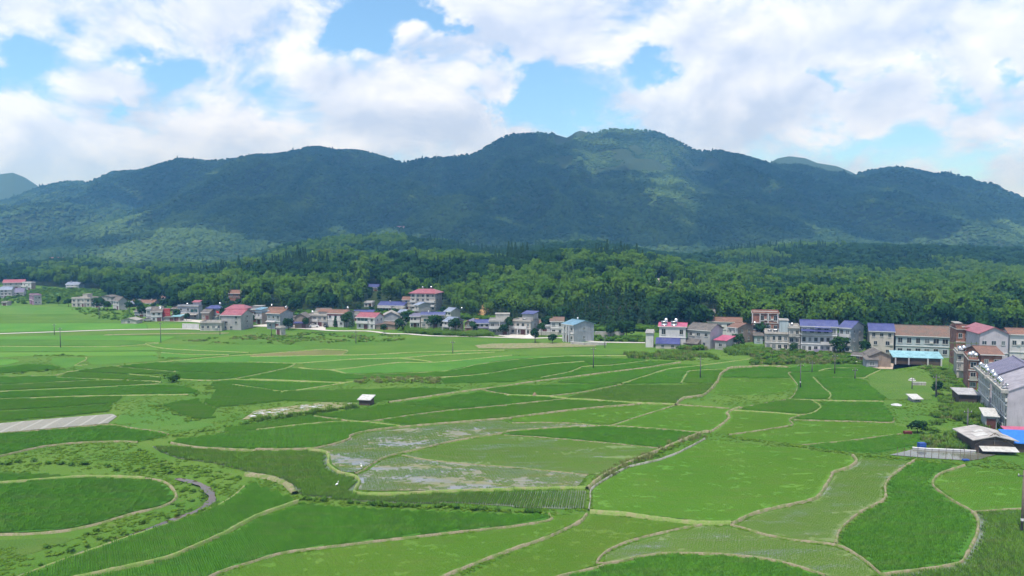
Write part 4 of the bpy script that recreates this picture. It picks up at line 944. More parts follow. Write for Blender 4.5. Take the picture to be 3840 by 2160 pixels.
# ------------------------------------------------------------------ stream, roads, bare soil
def flat_patch(name, px, mat, z=.02, kind='structure'):
    W = [G(x, y) for x, y in px]; me = bpy.data.meshes.new(name)
    me.from_pydata([(p.x, p.y, z) for p in W], [], [tuple(t) for t in tessellate_polygon([[Vector((p.x, p.y, 0)) for p in W]])]); me.update()
    b = bmesh.new(); b.from_mesh(me)
    for f in b.faces:
        f.normal_update()
        if f.normal.z < 0: f.normal_flip()
    b.to_mesh(me); b.free(); me.materials.append(mat); return tag(link(name, me), kind=kind)
def water_mat():
    m, nt, b = principled('muddy_water'); q = NB(nt); n = q.noise(q.pos(), .5, 3.0); n2 = q.noise(q.pos(), 3.0, 2.0)
    q.put(b.inputs['Base Color'], q.mix(q.mr(n, .35, .65), c4((.075, .045, .028)), c4((.055, .045, .03)))); b.inputs['Roughness'].default_value = .05; b.inputs['Specular IOR Level'].default_value = .5
    q.put(b.inputs['Normal'], q.bump(n2, .08, .03)); return m
WATER = water_mat()
def strip(name, px, w, mat, z, step=1.0):
    line = smooth_line([G(x, y) for x, y in px], step); V = []; Fc = []; n = len(line)
    for i, p in enumerate(line):
        d = (line[min(i + 1, n - 1)] - line[max(i - 1, 0)]).normalized(); nv = Vector((-d.y, d.x)) * (w(i / n) if callable(w) else w) / 2
        V += [(p.x + nv.x, p.y + nv.y, z), (p.x - nv.x, p.y - nv.y, z)]
    for i in range(n - 1): Fc.append((2 * i, 2 * i + 1, 2 * i + 3, 2 * i + 2))
    me = bpy.data.meshes.new(name); me.from_pydata(V, [], Fc); me.update()
    b = bmesh.new(); b.from_mesh(me)
    for f in b.faces:
        f.normal_update()
        if f.normal.z < 0: f.normal_flip()
    b.to_mesh(me); b.free(); me.materials.append(mat); return tag(link(name, me), kind='structure')
strip('stream_water', STREAM_PX, lambda t: .75 + .75 * abs(math.sin(t * 23.0)) * (.4 + .6 * abs(math.sin(t * 61.0))), WATER, -.24, .5)
CONC = plain('road_concrete', (.52, .50, .46), .85, var=.15, scale=.6); SOIL = earth_mat('earth')
strip('road', K1((-150, 950), (0, 945), (600, 925), (1200, 905), (1850, 898), (2050, 905)), 2.6, CONC, .14, 4)
strip('dirt_road', K1((1050, 957), (1600, 946), (2000, 941), (2300, 938)), 3.4, SOIL, .10, 4)
strip('road', K2((-60, 868), (100, 872), (500, 895), (800, 916), (1120, 918), (1340, 944), (1520, 946), (1750, 966), (2100, 972), (2576, 986)) + K3((200, 992), (480, 986), (830, 1026), (1340, 1037)), 2.6, CONC, .14, 4)
strip('road', Z8((-40, 480), (-300, 470), (-420, 440)), 3.0, CONC, .12, 4)
flat_patch('bare_soil', K3((-380, 1062), (-200, 1045), (0, 1042), (500, 1036), (860, 1052), (840, 1074), (400, 1082), (0, 1096), (-330, 1092)), SOIL, .12)
flat_patch('courtyard', K3((-140, 965), (-100, 935), (230, 945), (240, 985), (0, 988)), CONC, .16)
flat_patch('courtyard', K1((1450, 815), (1480, 795), (1900, 800), (2350, 835), (2200, 850), (1900, 825)), CONC, .16)
flat_patch('courtyard', K2((-30, 862), (100, 850), (700, 870), (700, 905), (450, 890)), CONC, .12)
flat_patch('courtyard', Z8((10, 540), (260, 545), (270, 490), (640, 492), (640, 480), (0, 500)), plain('yard_earth', (.46, .36, .27), .9), .13)
POND_PX = Z8((235, 1322), (440, 1272), (560, 1282), (900, 1296), (1010, 1302), (1210, 1318), (1040, 1362), (960, 1374), (600, 1352))
def pond_mat():
    m, nt, b = principled('pond_water'); q = NB(nt); n = q.noise(q.pos(), .5, 3.0)
    q.put(b.inputs['Base Color'], q.mix(q.mr(n, .35, .65), c4((.12, .13, .10)), c4((.15, .15, .12)))); b.inputs['Roughness'].default_value = .10; return m
flat_patch('pond_water', POND_PX, pond_mat(), .10)
# ------------------------------------------------------------------ village
W_ = {'white': wall_mat('plaster_white', (.52, .52, .53), (.43, .43, .45), .45), 'cream': wall_mat('plaster_cream', (.45, .42, .385), (.37, .345, .32), .45), 'grey': wall_mat('cement_grey', (.34, .34, .345), (.27, .27, .28), .5),
      'bluegrey': wall_mat('cement_and_shade_blue_grey', (.30, .325, .36), (.24, .26, .29), .4), 'brown': wall_mat('render_brown', (.27, .215, .18), (.21, .17, .15), .5), 'pink': wall_mat('plaster_pink', (.52, .32, .34), (.42, .26, .28), .4),  # bluegrey: cement colour, also the painted shade of a white house's side
      'lav': wall_mat('plaster_lavender', (.44, .41, .46), (.36, .34, .38), .5), 'teal': wall_mat('tile_pale_blue', (.36, .43, .46), (.30, .36, .40), .4), 'dirty': wall_mat('stained_concrete', (.42, .41, .38), (.25, .25, .24), .9),
      'brick': brick_mat('red_brick', (.30, .105, .07), (.30, .24, .2)), 'dark': wall_mat('dark_timber_and_shade', (.10, .075, .06), (.07, .055, .05), .4), 'purple': wall_mat('plaster_purple', (.30, .17, .28), (.24, .14, .22), .4)}  # dark: timber walls, also painted shade inside an open lean-to
R_ = {'blue': roof_metal('blue_steel_roof', (.038, .052, .25)), 'sky': roof_metal('sky_blue_steel_roof', (.10, .28, .42)), 'red': roof_metal('red_steel_roof', (.36, .07, .105)), 'mag': roof_metal('magenta_steel_roof', (.52, .06, .17), .5),
      'brown': roof_tile('brown_tiles', (.17, .105, .08), (.24, .13, .10)), 'grey': roof_tile('grey_tiles', (.115, .11, .105), (.17, .155, .145)), 'rust': roof_tile('orange_tiles', (.225, .13, .10), (.18, .11, .09)),
      'purple': roof_metal('purple_steel_roof', (.155, .14, .255)), 'white': roof_metal('white_steel_roof', (.46, .46, .48)), 'pale': roof_metal('pale_blue_roof', (.22, .28, .42)), 'concrete': wall_mat('roof_concrete', (.33, .32, .30), (.24, .235, .22), .7), 'cyan': roof_metal('pale_cyan_roof', (.20, .50, .60), .5),
      'orange': roof_tile('red_brown_tiles', (.155, .125, .105), (.20, .125, .10)), 'lilac': roof_metal('lilac_grey_roof', (.33, .31, .37), .7)}
GLASS = plain('window_glass', (.028, .034, .04), .12, var=.4, scale=.8, spec=.6); FRAME = plain('window_frame', (.42, .44, .45), .6); TEALG = plain('teal_glazing', (.03, .085, .085), .15, var=.3, spec=.6)
DOOR = plain('door_dark_red', (.12, .04, .035), .6); STEEL = plain('steel_tank', (.62, .63, .65), .22, metal=.9, var=.2); TRIM = plain('white_trim', (.66, .66, .66), .7, var=.15); PIPE = plain('plastic_pipe', (.7, .7, .7), .5)
TIMBER = plain('pole_timber', (.16, .13, .10), .9); POLEC = plain('pole_concrete', (.12, .12, .115), .9); DARKM = plain('dark_metal', (.06, .06, .065), .5)
def _unit_window():
    f = MB(); t = .07
    f.box(-.5, .5, -.07, 0, -.5, -.5 + t).box(-.5, .5, -.07, 0, .5 - t, .5).box(-.5, -.5 + t, -.07, 0, -.5 + t, .5 - t).box(.5 - t, .5, -.07, 0, -.5 + t, .5 - t).box(-.025, .025, -.06, 0, -.5 + t, .5 - t)
    f.box(-.56, .56, -.16, -.005, -.58, -.505)
    p = MB().box(-.43, .43, -.028, -.006, -.43, .43)
    return f.mesh('window', FRAME), p.mesh('pane', GLASS), p.mesh('pane', plain('curtained_glass', (.16, .18, .19), .25, var=.4, spec=.5))
WIN_F, WIN_P, WIN_C = _unit_window()
AC_M = MB().box(-.42, .42, -.36, -.01, -.28, .28).box(-.36, .36, -.38, -.362, -.22, .22).mesh('air_conditioner', plain('air_conditioner', (.55, .55, .53), .6))
wr = random.Random(99)
def window(parent, x, y, z, w, h, rz=0.0, name='window'):
    o = link(name, WIN_F, parent); o.location = (x, y, z); o.scale = (w, 1, h); o.rotation_euler = (0, 0, rz); link('pane', WIN_C if wr.random() < .25 else WIN_P, o); return o
def steel_tank(mb, x, y, z, s=1.0):
    mb.tube([(x, y, z + .5 * s), (x, y, z + 1.6 * s)], .5 * s, 10); mb.tube([(x, y, z + 1.6 * s), (x, y, z + 1.78 * s)], .5 * s, 10, .12 * s)
    for a, b in ((-.35, -.35), (.35, -.35), (.35, .35), (-.35, .35)): mb.tube([(x + a * s, y + b * s, z), (x + a * s, y + b * s, z + .55 * s)], .04, 4)
    return mb
def solar_heater(mb, x, y, z, s=1.0):
    mb.tube([(x - .9 * s, y + .5 * s, z + 1.0 * s), (x + .9 * s, y + .5 * s, z + 1.0 * s)], .24 * s, 8)
    mb.slab([(x - .8 * s, y - .6 * s, z + .12), (x + .8 * s, y - .6 * s, z + .12), (x + .8 * s, y + .4 * s, z + .85 * s), (x - .8 * s, y + .4 * s, z + .85 * s)], .06)
    for a in (-.7, .7): mb.tube([(x + a * s, y + .5 * s, z), (x + a * s, y + .5 * s, z + .85 * s)], .03, 4)
    return mb
def hit2(x, y):
    p = hit(x, y)
    if p.z < .02: return G(x, y)
    return p
def house(label, x0, x1, yb, ye, xs=None, a=0.0, yr=None, roof='gable', rm='brown', wm='grey', sm=None, floors=2, nw=3, ns=0, dep=None, ws=(1.25, 1.3), over=.45, dist=None, name='house', cat='house', ex=(), door=True, ledge=True, clear=True, rh=None):
    """x0,x1: the front's ends in the photo; xs: far end of the side that shows; yb,ye,yr: foot, eave, ridge; a: turn (degrees, front swings to the left)"""
    A = R(a); right = (xs is None) or xs > x1; xc = x1 if right else x0
    if dist: P = at_depth(xc, 1000, dist); P = Vector((P.x, P.y, tz(P.x, P.y)))
    else: P = hit2(xc, yb)
    d = P.y; s = F / d; u = P.x / d; zg = P.z
    W = (x1 - x0) / s / (math.cos(A) + u * math.sin(A))
    D = dep if dep else abs(xs - (x1 if right else x0)) / s / max(.12, abs(math.sin(A) - u * math.cos(A)))
    D = min(D, 26); h = at_depth(xc, ye, d).z - zg
    rv = Vector((math.cos(A), -math.sin(A), 0)); dv = Vector((math.sin(A), math.cos(A), 0))
    O = P - rv * W / 2 if right else P + rv * W / 2
    e = empty(name, O, -A); tag(e, label, cat)
    xs_ = [v for v in (x0, x1, xs) if v is not None]
    if clear: HOUSE_BOXES.append((min(xs_), max(xs_), yr or ye, yb, d))
    hr = (at_depth(xc, yr, d + D / 2 * math.cos(A)).z - zg) if yr else h + .8
    if rh: hr = h + rh
    hr = max(hr, h + .5) if roof not in ('flat',) else h
    w2 = W / 2; b = -1.2 if zg < .5 else -3.5
    wall = MB(); wmat = W_[sm or wm]
    if roof in ('gable', 'mono'):
        poly = [(0, b), (D, b), (D, h), (D / 2, hr), (0, h)] if roof == 'gable' else [(0, b), (D, b), (D, hr), (0, h)]
        wall.prism(poly[::-1], 'x', -w2, w2)
    elif roof == 'front':
        wall.prism([(-w2, b), (w2, b), (w2, h), (0, hr), (-w2, h)], 'y', 0, D)
    else: wall.box(-w2, w2, 0, D, b, h)
    wall.build('wall', wmat, e)
    if sm: MB().box(-w2 + .02, w2 - .02, -.06, .02, b, h - .02).build('facade', W_[wm], e)
    yf = -.065 if sm else -.005
    rmat = R_[rm]; o = over; t = .14
    if roof == 'gable':
        k = (hr - h) / (D / 2)
        MB().slab([(-w2 - o, -o, h - o * k + .15), (w2 + o, -o, h - o * k + .15), (w2 + o, D / 2, hr + .15), (-w2 - o, D / 2, hr + .15)], t).slab([(-w2 - o, D / 2, hr + .152), (w2 + o, D / 2, hr + .152), (w2 + o, D + o, h - o * k + .15), (-w2 - o, D + o, h - o * k + .15)], t).box(-w2 - o, w2 + o, D / 2 - .15, D / 2 + .15, hr + .12, hr + .26).build('roof', rmat, e)
        MB().box(-w2 - o + .05, w2 + o - .05, -o - .07, -o - .004, h - o * k - .06, h - o * k + .12).build('gutter', TRIM, e)
    elif roof == 'mono':
        k = (hr - h) / D
        MB().slab([(-w2 - o, -o, h - o * k + .15), (w2 + o, -o, h - o * k + .15), (w2 + o, D + .2, hr + .17), (-w2 - o, D + .2, hr + .17)], t).build('roof', rmat, e)
    elif roof == 'front':
        k = (hr - h) / w2
        m = MB().slab([(-w2 - o, -o, h - o * k + .15), (0, -o, hr + .15), (0, D + o, hr + .15), (-w2 - o, D + o, h - o * k + .15)], t).slab([(0, -o, hr + .152), (w2 + o, -o, h - o * k + .152), (w2 + o, D + o, h - o * k + .152), (0, D + o, hr + .152)], t)
        m.build('roof', rmat, e)
    elif roof == 'hip':
        r2 = min(w2 * .62, w2 - .4); o2 = max(o, .7)
        V = [(-w2 - o2, -o2, h), (w2 + o2, -o2, h), (w2 + o2, D + o2, h), (-w2 - o2, D + o2, h), (-r2, D / 2, hr), (r2, D / 2, hr), (-w2 - o2, -o2, h - .25), (w2 + o2, -o2, h - .25), (w2 + o2, D + o2, h - .25), (-w2 - o2, D + o2, h - .25)]
        MB().add([(v[0], v[1], v[2] + .26) for v in V], [(0, 1, 5, 4), (1, 2, 5), (2, 3, 4, 5), (3, 0, 4), (0, 6, 7, 1), (1, 7, 8, 2), (2, 8, 9, 3), (3, 9, 6, 0), (9, 8, 7, 6)]).build('roof', rmat, e)
    elif roof == 'flat':
        MB().box(-w2 - o * .6, w2 + o * .6, -o, D + .2, h, h + .18).build('roof', rmat, e)
        m = MB(); z1 = h + .7
        m.box(-w2, w2, -.02, .14, h + .182, z1).box(-w2, w2, D - .16, D, h + .182, z1).box(-w2, -w2 + .16, .14, D - .16, h + .182, z1).box(w2 - .16, w2, .14, D - .16, h + .182, z1)
        m.build('parapet', W_[wm], e)
    fh = h / floors
    if ledge:
        for f in range(1, floors): MB().box(-w2 - .12, w2 + .12, yf - .22, yf - .002, f * fh - .09, f * fh + .06).build('ledge', TRIM, e)
    dd = 0
    for f in range(floors):
        n = nw[f] if isinstance(nw, (list, tuple)) else nw
        for i in range(n):
            x = -w2 + W * (i + .5) / n; z = f * fh + fh * .52
            ww = min(ws[0], W / n * .62); hh = min(ws[1], fh * .55)
            if f == 0 and door and i == n // 2:
                dm = link('door', DOOR_M, e); dm.location = (x, yf, 0); dm.scale = (min(1.5, W / n * .7), 1, min(2.4, fh * .8)); continue
            if wr.random() < .07: continue
            ww *= wr.uniform(.8, 1.12); hh *= wr.uniform(.85, 1.1)
            window(e, x, yf, z, ww, hh)
            if d < 330 and wr.random() < .16: o2 = link('air_conditioner', AC_M, e); o2.location = (x + ww * .5 + .5, yf, z - hh * .3)
    if ns:
        sx = w2 if right else -w2
        for f in range(floors):
            for i in range(ns): window(e, sx + (.004 if right else -.004), D * (i + .7) / (ns + .4), f * fh + fh * .52, 1.0, min(1.1, fh * .45), math.pi / 2 if right else -math.pi / 2)
    for c in ex:
        k = c[0]
        if k == 'balcony':
            _, f0, f1, fl = c[:4]; dp = c[4] if len(c) > 4 else 1.2; xa, xb = -w2 + W * f0, -w2 + W * f1; z = fl * fh
            m = MB().box(xa, xb, yf - dp, yf - .004, z - .12, z + .04).box(xa, xb, yf - dp, yf - dp + .12, z + .042, z + .95).box(xa, xa + .12, yf - dp + .122, yf - .004, z + .042, z + .95).box(xb - .12, xb, yf - dp + .122, yf - .004, z + .042, z + .95)
            m.build('balcony', W_['white'] if len(c) < 6 else W_[c[5]], e)
        elif k == 'post':
            _, f0, z0, z1 = c[:4]; x = -w2 + W * f0; MB().box(x - .17, x + .17, yf - 1.1, yf - .76, z0 * fh, z1 * fh).build('column', W_['white'], e)
        elif k == 'awning':
            _, f0, f1, z, dp, mk = c; xa, xb = -w2 + W * f0, -w2 + W * f1
            MB().slab([(xa, yf - dp, z * h - .25), (xb, yf - dp, z * h - .25), (xb, yf - .01, z * h + .25), (xa, yf - .01, z * h + .25)], .07).build('awning', R_[mk], e)
        elif k == 'band':
            _, z0, z1, mk = c; MB().box(-w2 - .02, w2 + .02, yf - .09, yf - .003, z0 * h, z1 * h).build('band', (R_ | W_)[mk], e)
        elif k == 'glass':
            _, f0, f1, z0, z1 = c; xa, xb = -w2 + W * f0, -w2 + W * f1
            g = MB().box(xa, xb, yf - .10, yf - .05, z0 * h, z1 * h).build('glazing', TEALG, e)
            n = max(2, int((xb - xa) / 1.3)); m = MB()
            for i in range(n + 1): q = xa + (xb - xa) * i / n; m.box(q - .04, q + .04, yf - .15, yf - .102, z0 * h, z1 * h)
            m.box(xa, xb, yf - .15, yf - .102, z1 * h + .002, z1 * h + .08).build('glazing_bars', FRAME, g)
        elif k == 'tank':
            _, f0, fy = c[:3]; steel_tank(MB(), -w2 + W * f0, D * fy, (h if roof == 'flat' else h + (hr - h) * (1 - abs(fy - .5) * 2)) + .1, c[3] if len(c) > 3 else 1.0).build('water_tank', STEEL, e, True)
        elif k == 'heater':
            _, f0, fy = c[:3]; solar_heater(MB(), -w2 + W * f0, D * fy, (h if roof == 'flat' else h + (hr - h) * (1 - abs(fy - .5) * 2)) + .1, c[3] if len(c) > 3 else 1.0).build('water_heater', STEEL, e, True)
        elif k == 'room':
            _, f0, f1, y0, y1, hh, mk, rk = c; xa, xb = -w2 + W * f0, -w2 + W * f1
            g = MB().box(xa, xb, D * y0, D * y1, h + .1, h + hh).build('roof_room', W_[mk], e)
            if rk: MB().slab([(xa - .4, D * y0 - .5, h + hh + .1), (xb + .4, D * y0 - .5, h + hh + .1), (xb + .4, D * y1 + .3, h + hh + .9), (xa - .4, D * y1 + .3, h + hh + .9)], .1).build('room_roof', R_[rk], g)
            else: MB().box(xa - .2, xb + .2, D * y0 - .2, D * y1 + .2, h + hh, h + hh + .15).build('room_roof', R_['concrete'], g)
        elif k == 'leanto':
            _, f0, f1, z1, z0, dp, mk, wk = c; xa, xb = -w2 + W * f0, -w2 + W * f1
            MB().prism([(yf - dp, b), (yf - .01, b), (yf - .01, z1 * h - .15), (yf - dp, z0 * h - .1)][::-1], 'x', xa + .15, xb - .15).build('lean_to_wall', W_[wk], e)
            MB().slab([(xa, yf - dp - .4, z0 * h - .08), (xb, yf - dp - .4, z0 * h - .08), (xb, yf - .012, z1 * h), (xa, yf - .012, z1 * h)], .09).build('lean_to_roof', R_[mk], e)
            for i in range(2): window(e, xa + (xb - xa) * (.3 + .4 * i), yf - dp - .004, z0 * h * .5, 1.0, .9)
    return e, W, D, h
def _door():
    return MB().box(-.5, .5, -.05, -.003, 0, 1).box(-.58, -.502, -.09, -.003, 0, 1.04).box(.502, .58, -.09, -.003, 0, 1.04).mesh('door', DOOR)
DOOR_M = _door()
H = house
# far left farms
H('three-storey lavender house with violet roof, farthest house at the frame edge', 1, 44, 1118, 1086, dep=8, yr=1075, rm='pale', wm='lav', floors=3, nw=3, a=-20)
H('pale two-storey house with plum tiled roof beside the lavender house', 45, 88, 1113, 1095, dep=8, yr=1081, rm='purple', wm='white', floors=2, nw=3, a=-20)
H('long farm building under a pinkish red roof behind the lavender house', 12, 91, 1085, 1059, dep=9, yr=1048, rm='red', wm='grey', floors=2, nw=4, a=-20)
H('white flat-roofed house with brown side wall right of the long red roof', 84, 118, 1091, 1061, 134, a=20, roof='flat', rm='white', wm='white', sm='brown', floors=2, nw=2, ex=[('balcony', 0, .6, 1)])
H('small two-storey house with purple front and grey side in the fields', 111, 127, 1144, 1109, 157, a=50, roof='flat', rm='concrete', wm='purple', sm='grey', floors=2, nw=1, ns=2)
H('tiny grey pump shed at the field edge below the purple house', 6, 27, 1146, 1135, dep=4, roof='flat', rm='concrete', wm='dirty', floors=1, nw=1, name='shed', cat='shed')
H('pale blue two-storey farmhouse standing alone below the wood', 247, 295, 1085, 1067, dep=8, yr=1058, rm='pale', wm='teal', floors=2, nw=3, ex=[('balcony', .1, .9, 1), ('tank', .3, .3, .8)])
H('pink house with white terrace on the wooded slope', 388, 431, 1047, 1034, dep=8, roof='flat', rm='brown', wm='pink', floors=2, nw=4)
H('house with orange-red roof and pale blue front among hillside trees', 180, 238, 992, 975, dep=12, yr=965, rm='rust', wm='teal', floors=2, nw=4)
H('tiny white hut at the end of the high meadow', 546, 578, 1004, 994, dep=8, yr=991, rm='white', wm='white', floors=1, nw=3, name='hut', cat='hut')
H('unfinished beige farm building with open upper floor beside the fields', 269, 340, 1151, 1120, dep=9, roof='flat', rm='concrete', wm='cream', floors=2, nw=4, ex=[('post', .3, 0, 2), ('post', .7, 0, 2), ('room', .55, .8, .1, .7, 2.4, 'cream', None)])
H('low white house with lilac roof behind the dark round tree', 344, 386, 1153, 1138, dep=7, yr=1128, rm='pale', wm='white', floors=1, nw=3)
H('grey gabled house behind the low lilac-roofed house', 365, 414, 1140, 1114, dep=9, yr=1107, roof='front', rm='grey', wm='grey', floors=2, nw=2, dist=470)
H('tall grey house with bare gable wall at the bend of the lane', 424, 447, 1163, 1128, 478, a=45, yr=1114, rm='grey', wm='white', sm='grey', floors=2, nw=2)
H('small dark gabled house with pale roof beside the bare grey gable', 460, 498, 1152, 1139, dep=7, yr=1130, roof='front', rm='pale', wm='dark', floors=1, nw=1)
H('long low house with red-brown roof and white pillars at the wood foot', 490, 575, 1150, 1136, dep=8, yr=1125, rm='rust', wm='cream', floors=1, nw=6, ex=[('heater', .3, .3, .8), ('tank', .85, .3, .7), ('post', .45, 0, .9), ('post', .6, 0, .9), ('post', .75, 0, .9), ('post', .9, 0, .9)])
H('squat concrete hut with gently pitched roof standing in the rice', 454, 512, 1214, 1201, dep=6, yr=1191, roof='front', rm='concrete', wm='dirty', floors=1, nw=1, name='hut', cat='hut', door=False)
H('white-fronted house with red balcony line beside the red billboard', 567, 607, 1205, 1168, dep=9, yr=1150, rm='grey', wm='white', sm='grey', floors=2, nw=2, a=-15, ex=[('band', .86, .9, 'red'), ('band', .45, .5, 'white'), ('heater', .8, .3, .9)])
H('narrow white tower wing left of the house with the red balcony line', 549, 566, 1205, 1160, dep=7, roof='flat', rm='white', wm='white', floors=2, nw=1, a=-15, door=False)
H('red-brown rendered house right of the red billboard', 640, 666, 1196, 1158, dep=9, roof='flat', rm='white', wm='brown', floors=2, nw=1, dist=385)
H('broad blue-grey house with half-white front and pink roof strip', 666, 745, 1198, 1150, 760, a=12, roof='flat', rm='concrete', wm='bluegrey', floors=2, nw=[3, 3], ex=[('awning', .2, .98, .42, 2.0, 'concrete'), ('glass', .62, .95, .56, .8), ('tank', .4, .4, .9), ('room', .7, 1.0, .2, .8, 2.0, 'lav', 'red')])
H('open shelter with pale cyan roof on a pole before the blue-grey house', 647, 676, 1205, 1187, dep=4, yr=1182, roof='mono', rm='cyan', wm='brown', floors=1, nw=1, name='shelter', cat='shelter', ledge=False)
H('grey house with blue hipped roof behind the double red roof', 778, 826, 1198, 1158, 838, a=10, yr=1147, roof='hip', rm='blue', wm='bluegrey', floors=2, nw=2, ex=[('tank', .9, .5, .9), ('leanto', .1, .9, .35, .28, 2.5, 'concrete', 'grey')])
H('three-storey grey house with stacked red roofs beside the dirt road', 830, 904, 1238, 1182, 920, a=8, yr=1161, rm='red', wm='grey', floors=3, nw=[3, 2, 2], ns=1, dep=11, door=False, ledge=False)
H('red-roofed upper house rising just behind the stacked red roofs', 846, 912, 1200, 1160, dep=9, yr=1144, roof='hip', rm='red', wm='grey', floors=2, nw=3, dist=352)
H('low flat-roofed grey annex with row of dark windows before the red roofs', 750, 831, 1241, 1212, dep=7, roof='flat', rm='concrete', wm='dirty', floors=1, nw=4, name='annex', cat='house', door=False)
H('whitish house with grey parapet peeping out behind the red roofs', 926, 980, 1206, 1163, dep=9, roof='flat', rm='concrete', wm='white', floors=2, nw=3, dist=366, ex=[('room', .25, .9, .2, .8, 1.6, 'grey', None)])
H('brick-sided house with pale blue canopy and white glazed balcony', 960, 982, 1217, 1172, 1016, a=35, roof='flat', rm='sky', wm='white', sm='brown', floors=2, nw=1, ex=[('balcony', 0, 1, 1, 1.0), ('room', 0, 1, 0, .6, 1.2, 'teal', 'sky')])
H('reddish tiled roof house behind the pale blue canopy', 1000, 1066, 1190, 1166, dep=9, yr=1152, rm='rust', wm='brown', floors=2, nw=3, dist=400, ex=[('tank', .1, .5, .9)])
H('bare grey cement house with brown tiled roof and big blank gable', 1001, 1051, 1236, 1176, 1102, a=24, yr=1161, rm='brown', wm='bluegrey', floors=2, nw=[2, 3], ex=[('awning', 0, .7, .5, 1.2, 'white'), ('tank', .95, .5, .8), ('band', .46, .5, 'white')])
H('small roofless concrete pump house at the edge of the weeds', 1035, 1054, 1257, 1231, 1071, a=40, roof='flat', rm='concrete', wm='cream', sm='dirty', floors=1, nw=1, name='pump_house', cat='hut', door=True)
H('low gabled house with bright blue awning across its front', 1104, 1151, 1231, 1190, dep=8, yr=1173, roof='front', rm='grey', wm='brown', floors=1, nw=2, ex=[('awning', 0, 1, .55, 1.6, 'blue')])
H('beige flat-roofed house with columned balcony beside the blue awning', 1152, 1227, 1225, 1184, dep=9, roof='flat', rm='concrete', wm='cream', floors=2, nw=4, ex=[('balcony', .12, .55, 1), ('tank', .15, .5), ('post', .14, 0, 1), ('post', .53, 0, 1), ('room', .5, 1.0, .3, .9, 1.5, 'cream', 'brown')])
H('white house with red stripe under its brown tiled eave', 1228, 1290, 1227, 1176, 1331, a=18, yr=1163, rm='brown', wm='white', sm='grey', floors=2, nw=3, ns=1, ex=[('band', .84, .93, 'red'), ('tank', .95, .45, .9)])
H('white house with red-tiled roof and green glazed upper balcony', 1337, 1406, 1235, 1191, 1440, a=20, yr=1174, rm='red', wm='white', sm='white', floors=2, nw=[3, 3], ns=2, ex=[('glass', .05, .62, .56, .92), ('balcony', .0, .66, 1, .9), ('band', .97, 1.03, 'white')])
H('long blue-roofed house half hidden behind the red-tiled white house', 1323, 1395, 1210, 1174, dep=9, yr=1163, rm='blue', wm='grey', floors=2, nw=3, dist=395)
H('small white flat house among palms on the slope', 1364, 1395, 1166, 1136, dep=8, roof='flat', rm='white', wm='white', floors=1, nw=2, dist=436, ex=[('post', .95, 0, 1.4)])
H('wide two-part blue-roofed house on the rise below the wood', 1416, 1512, 1178, 1146, 1527, a=14, yr=1132, rm='blue', wm='cream', floors=2, nw=5, dist=420, dep=9, ex=[('balcony', 0, .55, 1), ('glass', .08, .4, .05, .4), ('tank', .4, .3, .7)])
H('grey-blue house with bare plastered gable facing the lane', 1440, 1494, 1224, 1182, dep=10, yr=1166, roof='front', rm='concrete', wm='bluegrey', floors=2, nw=0, door=False, a=-8)
H('narrow beige house with pale tin roof beside the bare blue-grey gable', 1494, 1516, 1222, 1172, dep=9, yr=1165, roof='mono', rm='pale', wm='cream', floors=3, nw=1)
H('open shed with rippled brown tile roof among shrubs', 1410, 1482, 1236, 1219, dep=9, yr=1210, roof='front', rm='orange', wm='brown', floors=1, nw=1, name='shed', cat='shed')
H('four-storey house with hipped crimson roof, tallest in the village', 1538, 1632, 1176, 1102, 1668, a=12, yr=1085, roof='hip', rm='red', wm='cream', sm='grey', floors=4, nw=5, ns=2, over=.9, dist=418, dep=12, ex=[('band', .985, 1.0, 'white'), ('balcony', .0, .22, 2), ('balcony', .62, .98, 2), ('balcony', .0, .22, 1), ('balcony', .62, .98, 1), ('tank', .35, .5, .8), ('tank', .7, .5, .9), ('post', .24, 0, 4), ('post', .62, 0, 4)])
H('cream three-storey side wing with flat roof left of the crimson hip roof', 1508, 1537, 1176, 1124, dep=9, yr=1113, rm='brown', wm='cream', floors=3, nw=1, dist=424)
H('grey gabled house with lilac roof in front of the crimson hip roof', 1553, 1569, 1178, 1144, 1614, a=52, yr=1134, rm='pale', wm='cream', sm='grey', floors=2, nw=1, dist=392, ex=[('balcony', 0, 1, 1)])
H('cream two-storey house with violet roof and open porch', 1538, 1576, 1230, 1186, dep=9, yr=1175, rm='purple', wm='cream', floors=2, nw=3, ex=[('balcony', 0, 1, 1, 1.3), ('post', .04, 0, 1), ('post', .96, 0, 1)])
H('long cream house with violet roof and teal glazed upper floor', 1577, 1664, 1229, 1181, dep=9, yr=1171, rm='blue', wm='cream', floors=2, nw=[4, 0], ex=[('glass', .12, .96, .52, .72), ('tank', .3, .3, .6), ('band', .47, .5, 'white')], dist=338)
H('upper gabled house with lilac-blue roof at the wood edge', 1667, 1690, 1200, 1168, 1726, a=38, yr=1155, rm='pale', wm='white', sm='grey', floors=2, nw=2, dist=372, ex=[('tank', 1.4, .9, .8)])
H('brown gabled house with bluish roof and round shrub before it', 1663, 1696, 1247, 1206, 1739, a=40, yr=1191, rm='pale', wm='cream', sm='brown', floors=2, nw=2, ns=1, ex=[('balcony', .1, .95, 1), ('post', .08, 0, 1), ('post', .95, 0, 1)])
H('smaller brown house with violet roof joined to the brown gable', 1742, 1772, 1244, 1212, dep=9, yr=1198, roof='front', rm='purple', wm='brown', floors=2, nw=1, a=10)
H('white house with bright blue roof and arched doorways', 1781, 1834, 1246, 1212, dep=9, yr=1199, rm='blue', wm='white', floors=2, nw=3, ex=[('awning', 0, 1, .55, .9, 'purple')])
